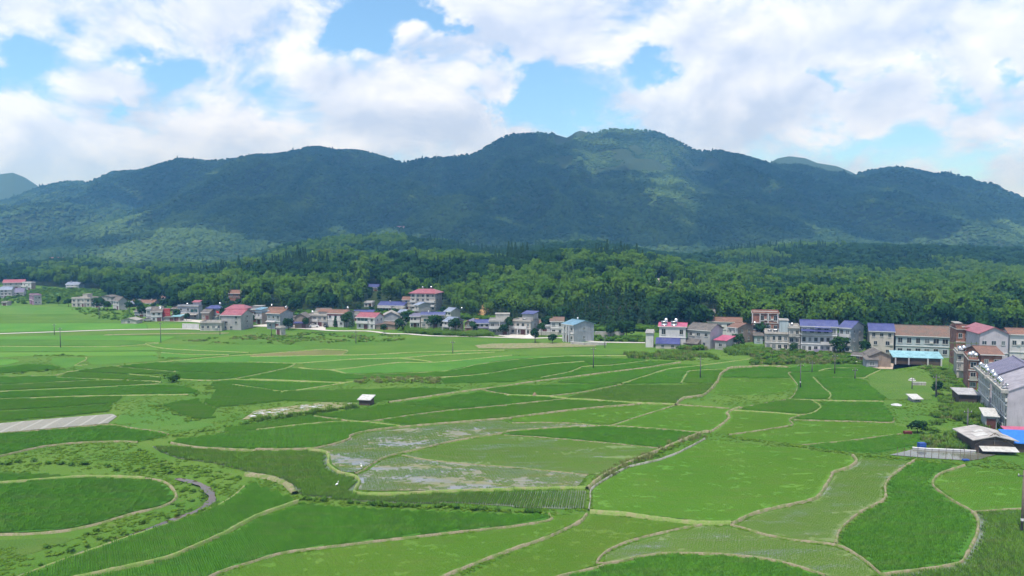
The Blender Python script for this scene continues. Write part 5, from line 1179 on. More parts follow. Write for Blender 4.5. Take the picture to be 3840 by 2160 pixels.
H('grey flat-roofed house with rooftop room and water tank', 1834, 1912, 1256, 1206, dep=10, roof='flat', rm='concrete', wm='grey', floors=2, nw=[2, 3], ex=[('room', .3, .98, .3, .9, 2.6, 'dirty', None), ('tank', .62, .6, 1.3), ('balcony', 0, .6, 1, 1.2), ('post', .5, 1, 2)])
H('cream house with open upper loggia beside the gravel heap', 1913, 1990, 1258, 1207, 2022, a=24, roof='flat', rm='concrete', wm='cream', sm='grey', floors=2, nw=4, ns=1, ex=[('balcony', 0, .85, 1, 1.2), ('room', .45, 1, .3, .9, 2.8, 'grey', 'blue'), ('heater', .6, .15, .8), ('post', .02, 0, 1), ('post', .4, 0, 1), ('post', .84, 0, 1)])
H('white two-storey house with brown tiled roof above the retaining wall', 2064, 2112, 1256, 1205, dep=9, yr=1190, rm='orange', wm='white', floors=2, nw=2, door=False, a=5)
H('low white wing with flat roof left of the brown-tiled white house', 2021, 2063, 1255, 1224, dep=8, roof='flat', rm='white', wm='white', floors=1, nw=1, a=5)
H('white-fronted house with shade-toned blue-grey side, sky-blue metal roof and white columns', 2108, 2151, 1285, 1219, 2229, a=55, yr=1203, rm='sky', wm='white', sm='bluegrey', floors=2, nw=3, ns=1, ex=[('post', .3, 0, 1.9), ('post', .55, 0, 1.9), ('post', .75, 0, 1.9), ('tank', .1, .7, .7)])  # blue-grey side has the wall's shade in its colour; front stays white
# right-hand group
H('white box-like wing at the end of the magenta-roofed house', 2421, 2450, 1303, 1250, dep=7, roof='flat', rm='concrete', wm='white', floors=1, nw=0, door=False, a=12)
H('white house with magenta roof strip and two solar heaters', 2470, 2571, 1306, 1226, dep=9, yr=1212, rm='mag', wm='white', sm='grey', floors=2, nw=[0, 3], door=False, a=14, ws=(1.5, 2.0), ex=[('heater', .18, .12, 1.2), ('heater', .55, .12, 1.2), ('tank', .24, .28, 1.2), ('tank', .62, .28, 1.2), ('leanto', -.12, .80, .48, .25, 3.0, 'blue', 'cream'), ('band', .97, 1.02, 'white')])
H('grey house with dark tiled roof and pinkish gable wall', 2574, 2662, 1310, 1240, 2711, a=38, yr=1216, rm='grey', wm='grey', sm='lav', floors=2, nw=[2, 3], door=False, ledge=False, ex=[('leanto', -.05, .62, .50, .30, 2.5, 'grey', 'brown')])
H('small annex with vivid pink roof beside the dark tiled house', 2680, 2722, 1314, 1278, 2755, a=40, yr=1264, roof='mono', rm='mag', wm='grey', floors=1, nw=1, name='annex', door=False)
H('pale house with brown tiled roof behind the pinkish gable', 2655, 2784, 1292, 1208, dep=9, yr=1192, rm='brown', wm='white', sm='brown', floors=2, nw=4, dist=306, a=14)
H('brown house with orange tiled roof and white column porch', 2730, 2765, 1289, 1229, 2825, a=52, yr=1213, rm='rust', wm='white', sm='brown', floors=2, nw=2, ns=2, ex=[('balcony', 0, 1, 1, 1.3), ('post', .04, 0, 2), ('post', .96, 0, 2), ('tank', 1.5, .8, .8)])
H('unfinished red brick house with open concrete frame on top', 2822, 2925, 1280, 1177, dep=10, roof='flat', rm='concrete', wm='brick', floors=3, nw=4, door=False, dist=292, a=16, ws=(1.7, 1.9), ex=[('post', .02, 2, 3), ('post', .3, 2, 3), ('post', .6, 2, 3), ('post', .95, 2, 3), ('awning', .2, .55, .36, 1.0, 'pale')])
H('small teal-grey shed leaning against the brick house', 2828, 2860, 1290, 1260, dep=6, yr=1255, roof='mono', rm='grey', wm='teal', floors=1, nw=1, name='shed', cat='shed', door=False, a=14)
H('cream concrete terrace house with flat roof terrace and dark openings', 2868, 2956, 1317, 1254, dep=11, roof='flat', rm='concrete', wm='cream', floors=2, nw=4, door=False, a=16, ws=(1.4, 1.6), ex=[('room', .62, 1.0, .15, .8, 4.4, 'teal', None), ('heater', .45, .2), ('heater', .2, .3, .8)])
H('narrow stained terrace house between the cream one and the blue roofs', 2957, 2999, 1320, 1232, dep=11, roof='flat', rm='concrete', wm='dirty', floors=3, nw=2, door=False, a=16, ws=(1.3, 1.5), ex=[('tank', .3, .3, .9), ('balcony', 0, .6, 2, 1.0, 'dirty')])
H('terrace house with broad stacked blue metal roofs', 3000, 3138, 1327, 1226, dep=12, yr=1203, rm='blue', wm='white', floors=3, nw=[6, 6, 5], door=False, a=18, ws=(1.5, 1.7), ex=[('awning', 0, .86, .86, 1.8, 'blue'), ('awning', .38, .82, .98, 1.0, 'blue'), ('band', .60, .64, 'dirty'), ('awning', .36, .8, .12, 2.6, 'purple'), ('balcony', .55, .8, 1, .9, 'white')])
H('end terrace house with small blue gable roof and glazed balconies', 3143, 3188, 1328, 1231, 3238, a=42, yr=1206, rm='blue', wm='teal', sm='bluegrey', floors=3, nw=2, ns=2, door=False, ws=(1.8, 1.7), ex=[('balcony', 0, 1, 2, 1.1), ('balcony', 0, 1, 1, .8), ('band', .98, 1.02, 'white')])
H('tall pale house with flat blue roof beside the long tiled hall', 3258, 3350, 1334, 1243, dep=10, yr=1216, rm='blue', wm='cream', floors=3, nw=[2, 2, 3], door=False, a=20, ws=(1.2, 1.3), ledge=False)
H('long two-storey hall with mottled brown tiled roof and big windows', 3352, 3560, 1342, 1263, dep=12, yr=1225, rm='orange', wm='teal', floors=2, nw=6, door=False, a=20, ws=(2.6, 2.0), ex=[('band', .93, .99, 'white')])
H('continuation of the tiled hall roof behind the scaffolded brick house', 3562, 3640, 1338, 1262, dep=12, yr=1226, rm='grey', wm='grey', floors=2, nw=2, door=False, a=20, dist=262)
H('open-sided shed with long cyan roof before the tiled hall', 3348, 3530, 1372, 1344, dep=5, yr=1325, roof='mono', rm='cyan', wm='dark', floors=1, nw=0, door=False, a=14, name='shed', cat='shed', ex=[('post', .02, 0, .95), ('post', .3, 0, .95), ('post', .7, 0, .95), ('post', .98, 0, .95)])
H('brown mud-brick shed with broad gable beside the cyan-roofed shed', 3262, 3340, 1378, 1336, dep=8, yr=1312, roof='front', rm='grey', wm='brown', floors=1, nw=0, a=10, name='shed', cat='shed')
H('small grey lean-to with red bench before the mud-brick gable', 3248, 3292, 1380, 1350, dep=4, yr=1336, roof='mono', rm='grey', wm='bluegrey', floors=1, nw=1, a=10, name='shed', cat='shed', door=False)
H('tumbledown brick shed with patched roof left of the mud-brick gable', 3196, 3232, 1352, 1334, 3248, a=40, yr=1325, rm='grey', wm='brick', floors=1, nw=1, name='shed', cat='shed', door=False)
H('red brick house under bamboo scaffolding with flat roof', 3594, 3682, 1330, 1238, dep=9, roof='flat', rm='concrete', wm='brick', floors=3, nw=3, door=False, a=18, dist=232, ex=[('room', 0, .28, .2, .8, 1.6, 'brick', None)])
H('big bare gabled house with red roof edge behind the terrace row', 3682, 3790, 1330, 1252, dep=13, yr=1220, roof='front', rm='red', wm='lav', floors=2, nw=3, door=False, a=10, dist=222)
H('pale flat house with big windows at the frame edge behind the terrace row', 3796, 3900, 1340, 1256, dep=9, yr=1234, rm='brown', wm='white', floors=2, nw=3, door=False, a=18, dist=226)
H('grey tiled house hidden in the trees above the magenta roof', 2608, 2680, 1190, 1172, dep=8, yr=1160, rm='grey', wm='grey', floors=1, nw=3, a=10)
H('blue-roofed cottage in the wooded gully above the red-tiled house', 1382, 1418, 1092, 1077, dep=8, yr=1066, rm='blue', wm='white', floors=2, nw=2)
H('orange-roofed small house at the wood edge behind the billboard', 603, 632, 1124, 1116, dep=7, yr=1109, rm='rust', wm='white', floors=1, nw=2)
H('rust brick house half buried in trees above the red roofs', 858, 900, 1128, 1100, dep=8, yr=1088, rm='brown', wm='brick', floors=2, nw=2)
H('white villa with violet roof high in the woods near the frame edge', 3730, 3788, 1105, 1092, dep=10, yr=1081, rm='pale', wm='white', floors=2, nw=3)
H('pink summit house on the crest of the wooded hill', 1480, 1515, 858, 852, dep=10, yr=848, rm='red', wm='pink', floors=1, nw=3, clear=True)
for lab, x0, x1, yb, ye, yr_ in (('larger grey pavilion roof showing above the hillside bamboo', 2456, 2492, 1072, 1057, 1045), ('smaller white pavilion with pointed roof beside the larger pavilion', 2496, 2514, 1078, 1062, 1055)):
    H(lab, x0, x1, yb, ye, dep=(x1 - x0) / 6.0, yr=yr_, roof='hip', rm='concrete', wm='grey', floors=1, nw=2, name='pavilion', cat='pavilion', ledge=False)

# fillers between the houses of the lane
H('dark roofed barn tucked between the blue-grey house and the blue hip roof', 752, 780, 1196, 1172, dep=8, yr=1160, rm='grey', wm='brown', floors=1, nw=2, dist=372)
H('low grey store beside the red billboard posts', 612, 648, 1204, 1190, dep=5, yr=1184, roof='mono', rm='grey', wm='grey', floors=1, nw=2, dist=369, name='shed', cat='shed')
H('small white house with grey roof right of the blank cement gable', 1080, 1106, 1228, 1196, dep=8, yr=1184, rm='grey', wm='white', floors=1, nw=2, dist=352)
H('narrow grey house squeezed behind the red-striped white house', 1296, 1338, 1214, 1180, dep=8, yr=1168, rm='grey', wm='grey', floors=2, nw=2, dist=372)
H('flat grey house on the slope above the bare blue-grey gable', 1470, 1512, 1190, 1158, dep=8, roof='flat', rm='concrete', wm='dirty', floors=2, nw=3, dist=398)
H('brown tiled cottage left of the bright blue-roofed house', 1752, 1786, 1238, 1214, dep=7, yr=1202, rm='brown', wm='cream', floors=1, nw=2, dist=338)
H('pale cottage with tiled roof behind the upper loggia', 1996, 2040, 1240, 1212, dep=8, yr=1200, rm='brown', wm='white', floors=1, nw=2, dist=344)
H('long grey farm store behind the narrow white tower wing', 500, 552, 1192, 1168, dep=8, yr=1157, rm='grey', wm='bluegrey', floors=2, nw=3, dist=392)
H('beige house with dark tiled roof behind the blue awning', 1180, 1232, 1196, 1168, dep=8, yr=1156, rm='grey', wm='cream', floors=2, nw=3, dist=384)
# ------------------------------------------------------------------ right-hand terrace row and sheds
def pipes(e, W, D, h, n, mat=PIPE):
    for i in range(n):
        x = -W / 2 + W * (i + .35) / n; MB().tube([(x, -.16, .1), (x, -.16, h - .35)], .07, 6).build('drain_pipe', mat, e)
def eave_walk(e, W, h, tanks, seed):
    MB().box(-W / 2 - .4, W / 2 + .3, -1.15, .1, h - .35, h + .28).build('gutter_walk', W_['dirty'], e)
    r = random.Random(seed)
    for f in tanks:
        x = -W / 2 + W * f
        if r.random() < .6: steel_tank(MB(), x, -.4, h + .28, r.uniform(.85, 1.15)).build('water_tank', STEEL, e, True)
        else: solar_heater(MB(), x, -.3, h + .28, r.uniform(.8, 1.0)).build('water_heater', STEEL, e, True)
R_['tarp'] = plain('blue_tarpaulin', (.025, .17, .62), .55, var=.2); R_['canvas'] = plain('white_sheet', (.50, .50, .49), .7, var=.3); R_['patched'] = plain('patched_sheets', (.40, .38, .37), .8, var=.35, scale=.8)
for lab, x0, x1, yb, ye, rk, tk, n, ns_ in (('near terrace block with lilac-grey roof and many drain pipes', 3711, 3774, 1620, 1468, 'lilac', (.12, .3, .42, .6, .72, .9), 9, 0), ('farther terrace block with violet-blue metal roof and rooftop tanks', 3664, 3710, 1550, 1414, 'purple', (.1, .3, .5, .62, .8, .93), 9, 0)):
    e, W, D, h = H(lab, x0, x1, yb, ye, dep=13, a=112, rh=2.9, rm=rk, wm='dirty', sm='lav', floors=3, nw=7, door=False, ws=(1.3, 1.5), over=.2, ledge=True, name='terrace_house')
    pipes(e, W, D, h, n); eave_walk(e, W, h, tk, int(x0))
H('stained concrete end house with tank on top beyond the terrace row', 3586, 3627, 1419, 1328, dep=9, roof='flat', rm='concrete', wm='dirty', floors=3, nw=2, door=False, a=24, ex=[('tank', .3, .2), ('tank', .7, .3, 1.1), ('heater', .5, .1, .9), ('balcony', .2, 1, 1, .9, 'dirty')])
H('brick-ended narrow house right beside the terrace row', 3630, 3664, 1462, 1352, dep=12, roof='flat', rm='concrete', wm='brick', floors=3, nw=1, door=False, a=24, ex=[('tank', .2, .15), ('tank', .55, .2, 1.1), ('tank', .85, .15, .9), ('balcony', .1, .9, 1, .9, 'dirty')])
H('orange-tiled house roof showing between the terrace row and bare gable', 3690, 3770, 1420, 1330, dep=10, yr=1300, rm='rust', wm='brick', floors=2, nw=2, door=False, a=10, dist=203)
H('dark open lean-to with white tin roof against the terrace row', 3596, 3668, 1516, 1481, dep=5, yr=1466, roof='mono', rm='white', wm='dark', floors=1, nw=0, door=False, a=12, name='shed', cat='shed')  # solid dark wall stands in for the shaded open interior
H('little hut with beige sheet roof and pale door beside the drain pipes', 3694, 3737, 1610, 1562, dep=4, yr=1541, roof='mono', rm='canvas', wm='bluegrey', floors=1, nw=1, a=20, name='hut', cat='hut')
e, W, D, h = H('open shed with patched grey-white gable roof beside the fish pond', 3652, 3800, 1702, 1652, dep=7.5, yr=1618, roof='front', rm='patched', wm='dark', floors=1, nw=0, door=False, a=8, over=.6, name='shed', cat='shed', ex=[('awning', .1, 1.04, .42, 1.6, 'canvas')])
m = MB()
for f in (0, .5, 1): m.tube([(-W / 2 + W * f, -.12, h * .62), (0, -.12, h + 1.2)], .07, 5)
m.tube([(-W / 2, -.12, h * .95), (W / 2, -.12, h * .95)], .07, 5).build('truss', TIMBER, e)
for k, (xa, xb, ya, yb_) in enumerate(((-.42, -.1, .1, .35), (-.3, -.05, .45, .6), (.1, .4, .2, .5))):
    k2 = (3.9 - h) / (W / 2) if h < 3.9 else .3
    q = lambda f: h + (1 - abs(f) * 2) * (at_depth(3726, 1618, G(3726, 1702).y + D / 2).z - h) + .22
    MB().slab([(W * xa, D * ya, q(xa)), (W * xb, D * ya, q(xb)), (W * xb, D * yb_, q(xb)), (W * xa, D * yb_, q(xa))], .04).build('roof_sheet', R_['canvas'] if k != 2 else R_['concrete'], e)
H('lean-to under bright blue tarpaulin at the frame edge', 3797, 3905, 1700, 1664, dep=5, yr=1630, roof='mono', rm='tarp', wm='dark', floors=1, nw=0, door=False, a=10, name='shed', cat='shed')
H('strip of pink sheet roofing behind the blue tarpaulin', 3786, 3900, 1668, 1630, dep=3, yr=1622, roof='mono', rm='mag', wm='dark', floors=1, nw=0, door=False, a=10, name='shed', cat='shed')
H('small field hut with white sheet roof standing by the footpath', 1346, 1386, 1521, 1500, dep=2.6, yr=1488, roof='mono', rm='canvas', wm='dark', floors=1, nw=0, door=True, name='hut', cat='hut', a=12, over=.35)
H('small grey store with white sheet roof in the garden meadow', 3425, 3452, 1508, 1496, dep=2.5, yr=1491, roof='mono', rm='canvas', wm='grey', floors=1, nw=1, door=False, name='shed', cat='shed')

# ------------------------------------------------------------------ street furniture and small things
def pole(label, x, yb, yt, r0=.14, arm=True, mat=None):
    P = G(x, yb); s = F / P.y; h = (yb - yt) / s; e = empty('utility_pole', P); tag(e, label, 'pole', 'utility poles across the fields')
    MB().tube([(0, 0, -.5), (0, 0, h)], r0, 8, r0 * .65).build('pole', mat or POLEC, e, True)
    if arm:
        c = MB().box(-.75, .75, -.06, .06, h - .75, h - .63).build('crossarm', DARKM, e)
        for q in (-.65, 0, .65): MB().tube([(q, 0, h - .63), (q, 0, h - .42)], .05, 6).build('insulator', TRIM, c)
    if yb > 1700 or yb == 1457: MB().tube([(0, 0, 1.5), (0, 0, 1.8)], r0 * 1.1, 8).build('reflector_band', TRIM, e)
for lab, x, yb, yt in (('tall dark pole at the frame edge rising from the nearest rice', 3832, 1997, 1756), ('pole in the dark rice below the terrace, left of three', 3001, 1457, 1360), ('pole near the garden bank behind the left of three', 3045, 1399, 1352), ('pole in the dark rice before the mud-brick shed', 3130, 1404, 1326),
                       ('leaning pole among the dark rice near the round meadow', 3206, 1424, 1379), ('pole beside the grey garden wall in the meadow', 3420, 1459, 1413), ('pole with tree behind it in the weedy garden', 3509, 1490, 1404), ('pole in the vegetable plots above the fish pond', 3627, 1636, 1530),
                       ('pole on the long field path below the white house', 2225, 1382, 1300), ('pole in front of the dark garden wall', 2268, 1304, 1258), ('pole rising from the middle rice right of the long path', 2626, 1420, 1336), ('short pole beside the courtyard of the cream house', 2007, 1286, 1254),
                       ('pole in the rice below the brown gabled house', 1698, 1328, 1276), ('pole in the weeds below the red-tiled white house', 1335, 1288, 1240), ('tall pole in the far rice at the concrete road', 227, 1304, 1226), ('pole just behind the tall one at the concrete road', 204, 1256, 1212),
                       ('pole on the dirt track before the bright rice', 603, 1285, 1206), ('pole beside the low annex with dark windows', 825, 1256, 1212), ('faint pole at the far lane under the wood', 372, 1192, 1150), ('pole beside the bare grey gable', 1018, 1262, 1208)):
    pole(lab, x, yb, yt, .17 if yb > 1700 else .15, True, TIMBER if x in (3832,) else POLEC)
# billboard
P = at_depth(623, 1190, 372); e = empty('billboard', (P.x, P.y, 0), 0.0); tag(e, 'big red billboard with rows of white lettering on the house wall', 'billboard')
s = F / 372; w = 31 / s; z0 = CH - (1190 - 912) / s; z1 = CH - (1157 - 912) / s
MB().box(-w / 2, w / 2, -.1, .1, z0, z1).build('panel', plain('billboard_red', (.34, .03, .035), .6, var=.2, scale=.5), e)
MB().box(-w / 2 - .1, w / 2 + .1, -.06, .12, z1 + .003, z1 + .12).build('frame', FRAME, e)
for q in (-.4, .4): MB().tube([(w * q, .05, -.4), (w * q, .05, z0)], .09, 6).build('post', FRAME, e)
INK = plain('billboard_lettering', (.60, .48, .46), .7); hz = z1 - z0
for row, n, sz in ((.82, 7, .22), (.58, 5, .36), (.34, 8, .2)):
    for i in range(n):
        x = -w * .40 + w * .8 * (i + .5) / n; z = z0 + hz * row; t = sz * .16
        MB().box(x - sz / 2, x + sz / 2, -.125, -.102, z + sz * .3, z + sz * .3 + t).box(x - sz * .4, x + sz * .4, -.125, -.102, z - sz * .1, z - sz * .1 + t).box(x - t / 2, x + t / 2, -.124, -.102, z - sz * .5, z + sz * .28).build('lettering', INK, e)
# flag
P = at_depth(811, 1200, 356); e = empty('flag', (P.x, P.y, 0)); tag(e, 'small red flag hanging from a thin mast before the blue roof', 'flag')
MB().tube([(0, 0, -.3), (0, 0, 6.2)], .05, 6).build('mast', FRAME, e)
m = MB(); n = 6; vs = []
for i in range(n + 1):
    x = .05 + 1.25 * i / n; y = .12 * math.sin(i * 1.3); dz = -.35 * i / n
    vs += [(x, y, 6.1 + dz), (x, y, 5.2 + dz * 1.4)]
m.add(vs, [(2 * i, 2 * i + 1, 2 * i + 3, 2 * i + 2) for i in range(n)]).build('cloth', plain('flag_red', (.60, .04, .06), .8), e)
# cars
def car(label, x, yb, rz, c):
    P = G(x, yb); e = empty('parked_car', (P.x, P.y, .16), rz); tag(e, label, 'car', 'cars parked before the village houses')
    body = [(-2.1, .35), (-2.15, .75), (-1.9, .92), (-1.2, .98), (1.1, .98), (2.0, .86), (2.15, .6), (2.1, .35)]
    MB().prism(body[::-1], 'y', -.86, .86).build('body', c, e)
    cab = [(-1.75, .985), (-1.25, 1.45), (.35, 1.48), (1.1, .985)]
    k = MB().prism(cab[::-1], 'y', -.74, .74).build('cabin', c, e)
    for sgn in (-1, 1): MB().prism([(-1.45, 1.03), (-1.15, 1.38), (.3, 1.40), (.85, 1.03)][::-1 if sgn > 0 else 1], 'y', sgn * .742, sgn * .755).build('side_window', GLASS, k)
    MB().add([(.40, -.62, 1.44), (.40, .62, 1.44), (1.06, .66, 1.02), (1.06, -.66, 1.02)], [(3, 2, 1, 0)]).build('windscreen', GLASS, k).location = (.03, 0, .02)
    for a in (-1.35, 1.35):
        for b in (-.8, .8): MB().tube([(a, b - .11, .32), (a, b + .11, .32)], .33, 12).build('wheel', DARKM, e)
    for b in (-.6, .6): MB().box(2.1, 2.17, b - .18, b + .18, .62, .76).build('headlight', TRIM, e)
car('black car parked before the white house with the red stripe', 1222, 1227, -1.2, plain('car_black', (.02, .02, .025), .25, spec=.7))
car('white car parked beside the beige flat-roofed house', 1176, 1229, .4, plain('car_white', (.70, .70, .71), .25, spec=.6))
car('silver car parked before the narrow white tower wing', 556, 1206, .2, plain('car_silver', (.50, .51, .52), .25, metal=.5))
# egrets
def egret(label, x, y):
    P = G(x, y, .2); e = empty('egret', (P.x, P.y, .15), rnd.uniform(0, 6)); tag(e, label, 'bird', 'white egrets in the paddies')
    WH = plain('egret_white', (.82, .82, .80), .8, var=.05)
    m = MB().tube([(-.30, 0, .42), (-.16, 0, .47), (0, 0, .50), (.14, 0, .52), (.20, 0, .60), (.17, 0, .70), (.20, 0, .80), (.28, 0, .84), (.33, 0, .83)], .03, 8)
    for i, rr in enumerate((.02, .10, .14, .09, .045, .035, .035, .05, .02)):
        c = (sum(v[0] for v in m.v[i * 8:i * 8 + 8]) / 8, 0, sum(v[2] for v in m.v[i * 8:i * 8 + 8]) / 8)
        for j in range(8): v = m.v[i * 8 + j]; k = rr / .03; m.v[i * 8 + j] = (c[0] + (v[0] - c[0]) * k, v[1] * k, c[2] + (v[2] - c[2]) * k)
    m.build('body', WH, e, True)
    MB().tube([(.32, 0, .83), (.46, 0, .80)], .012, 5, .003).build('bill', plain('egret_bill', (.45, .32, .05), .6), e)
    for b in (-.04, .04): MB().tube([(0, b, -.1), (.02, b, .22), (0, b, .42)], .01, 5).build('leg', DARKM, e)
egret('white egret beside the earth bund of the flooded paddy', 1355, 1757); egret('white egret standing in the rows of flooded seedlings', 1264, 1826)
# garden wall, fences, heaps
def low_wall(label, pts, h, t, mat, name='garden_wall'):
    g = [G(x, y) for x, y in pts]; o = g[0]; e = empty(name, (o.x, o.y, 0)); tag(e, label, 'wall')
    for a, b in zip(g[:-1], g[1:]):
        d = b - a; L = d.length; an = math.atan2(d.y, d.x); c = MB().box(0, L, -t / 2, t / 2, -.4, h).build('wall_section', mat, e)
        c.location = (a.x - o.x, a.y - o.y, 0); c.rotation_euler = (0, 0, an)
        k = MB().box(-.03, L + .03, -t / 2 - .06, t / 2 + .06, h + .002, h + .1).build('coping', TRIM, c)
low_wall('dark stained retaining wall under the trees beside the sky-blue roof', K3((832, 985), (1130, 988)), 2.3, .4, W_['dirty'])
low_wall('low pale garden wall left of the flat-roofed annex', K1((1835, 890), (2005, 895)), 2.0, .25, W_['white'])
low_wall('low stone wall along the bare plot below the sky-blue roof', K3((590, 1050), (730, 1060), (950, 1058)), .9, .3, W_['dirty'])
low_wall('retaining wall under the white two-storey house', K3((-120 + 370, 955), (470, 958)), 1.3, .3, W_['dirty'])
low_wall('grey block wall in the garden meadow by the pole', Z8((440, 690), (560, 692)), .8, .25, W_['dirty'])
low_wall('pale concrete edge along the far bank of the fish pond', Z8((440, 1270), (560, 1280), (900, 1294), (1010, 1300)), .35, .3, W_['white'])
def heap(label, x, y, w, h, mat, name, cat):
    P = G(x, y); r = random.Random(int(x)); V = [(0, 0, h)]; k = 14
    for j, (rr, zz) in enumerate(((.3, .82), (.65, .45), (1.0, -.05))):
        for i in range(k): a = 6.283 * i / k; q = w / 2 * rr * r.uniform(.85, 1.15); V.append((math.cos(a) * q, math.sin(a) * q, h * zz * r.uniform(.9, 1.1)))
    Fc = [(0, 1 + i, 1 + (i + 1) % k) for i in range(k)]
    for j in range(2):
        for i in range(k): Fc.append((1 + j * k + i, 1 + (j + 1) * k + i, 1 + (j + 1) * k + (i + 1) % k, 1 + j * k + (i + 1) % k))
    o = MB().add(V, Fc).build(name, mat, None, True); o.location = (P.x, P.y, .1); tag(o, label, cat)
heap('pale gravel heap in the courtyard of the cream loggia house', 1985, 1266, 4.2, 1.2, plain('gravel', (.62, .61, .58), .95, var=.3, scale=8), 'gravel_heap', 'gravel')
heap('brown straw heap on the bund between dark rice fields', 2005, 1486, 1.4, .9, plain('straw', (.22, .17, .10), .95, var=.4, scale=6), 'straw_heap', 'straw')
heap('white plastic-covered mound in the garden meadow', 3362, 1520, 2.4, .35, plain('plastic_white', (.52, .53, .54), .5), 'covered_mound', 'mound')
heap('white plastic-covered stack beside the grey block wall', 3420, 1428, 1.8, .7, MATS['plastic_white'], 'covered_stack', 'stack')
# pond fence, each post by itself
g0 = G(*Z8((240, 1325))[0]); e = empty('pond_fence', (g0.x, g0.y, 0)); tag(e, 'thin net fence posts standing along the near bank of the fish pond', 'fence')
for x, y, h in ((300, 1330, 1.6), (362, 1336, 1.6), (420, 1341, 1.5), (485, 1346, 1.8), (548, 1350, 1.7), (612, 1354, 1.7), (675, 1358, 1.7), (740, 1362, 2.0), (802, 1366, 1.8), (870, 1370, 1.8), (905, 1372, 2.2), (960, 1374, 1.7), (1030, 1366, 1.6)):
    p = G(*Z8((x, y))[0]); MB().tube([(p.x - g0.x, p.y - g0.y, -.3), (p.x - g0.x + .05, p.y - g0.y, h)], .045, 5).build('post', TIMBER, e)
def crate(label, x, y, w, d, h, mat):
    P = G(x, y); e = empty('storage_box', (P.x, P.y, .1), .1); tag(e, label, 'box')
    MB().box(-w / 2, w / 2, -d / 2, d / 2, 0, h).build('body', mat, e)
    for i in range(3): MB().box(-w / 2 - .03, w / 2 + .03, -d / 2 - .03, d / 2 + .03, h * (.2 + .3 * i), h * (.2 + .3 * i) + .05).build('rib', mat, e)
    MB().box(-w / 2 - .04, w / 2 + .04, -d / 2 - .04, d / 2 + .04, h + .002, h + .05).build('rim', mat, e)
BL = plain('plastic_blue', (.03, .09, .36), .5)
crate('tall blue plastic box at the corner of the fish pond', Z8((522, 1264))[0][0], Z8((522, 1264))[0][1], 1.1, .9, .95, BL); crate('flat blue tray on the near bank of the fish pond', Z8((920, 1375))[0][0], Z8((920, 1375))[0][1], .95, .5, .18, BL)
crate('dark red box under the leafy bush by the dark rice', Z8((395, 1132))[0][0], Z8((395, 1132))[0][1], 1.3, .8, .45, plain('box_red', (.16, .03, .03), .7))
# bamboo scaffolding before the brick house
P = at_depth(3560, 1340, 226); e = empty('scaffolding', (P.x, P.y, 0), -R(18)); tag(e, 'bamboo scaffolding poles around the red brick house', 'scaffolding')
for i in range(7): MB().tube([(i * 1.35, (i % 2) * .5, -.3), (i * 1.35, (i % 2) * .5, 8.4)], .07, 5).build('upright', CULM, e)
for j in range(4): MB().tube([(-.4, -.12, 1.9 + j * 2.0), (8.6, -.12, 1.9 + j * 2.0)], .07, 5).build('ledger', CULM, e)
# plots on the slopes
def terrain_patch(name, px, mat, lift=.3, step=8):
    xs = [p[0] for p in px]; ys = [p[1] for p in px]; V = []; Fc = []; ok = {}
    gx = np.arange(min(xs), max(xs) + step, step); gy = np.arange(min(ys), max(ys) + step, step)
    for j, y in enumerate(gy):
        for i, x in enumerate(gx):
            p = hit(x, y); ok[(i, j)] = len(V); V.append((p.x, p.y, p.z + lift))
    for j in range(len(gy) - 1):
        for i in range(len(gx) - 1):
            if in_poly(np.array([gx[i] + step / 2]), np.array([gy[j] + step / 2]), px)[0]: Fc.append((ok[(i, j + 1)], ok[(i + 1, j + 1)], ok[(i + 1, j)], ok[(i, j)]))
    me = bpy.data.meshes.new(name); me.from_pydata(V, [], Fc); me.update(); me.materials.append(mat); return tag(link(name, me), kind='structure')
def scar_mat():
    m, nt, b = principled('landslide_earth'); q = NB(nt); n = q.noise(q.vm('MULTIPLY', q.pos(), (1, 1, .4)), .5, 5.0, .7)
    q.put(b.inputs['Base Color'], q.mix(q.mr(n, .35, .65), c4((.46, .25, .11)), c4((.30, .22, .09)))); b.inputs['Roughness'].default_value = 1; return m
terrain_patch('landslide_scar', K2((2290, 660), (2375, 650), (2345, 740), (2255, 815), (2205, 825), (2230, 770)), scar_mat(), 1.0, 5)
terrain_patch('high_meadow', K1((1140, 280), (1560, 272), (1480, 335), (1180, 335)), paddy_mat('M'), .5, 8)
terrain_patch('hill_road', K1((55, 300), (90, 275), (130, 255), (125, 270), (95, 295), (125, 330), (105, 330), (60, 312)), CONC, .6, 3)

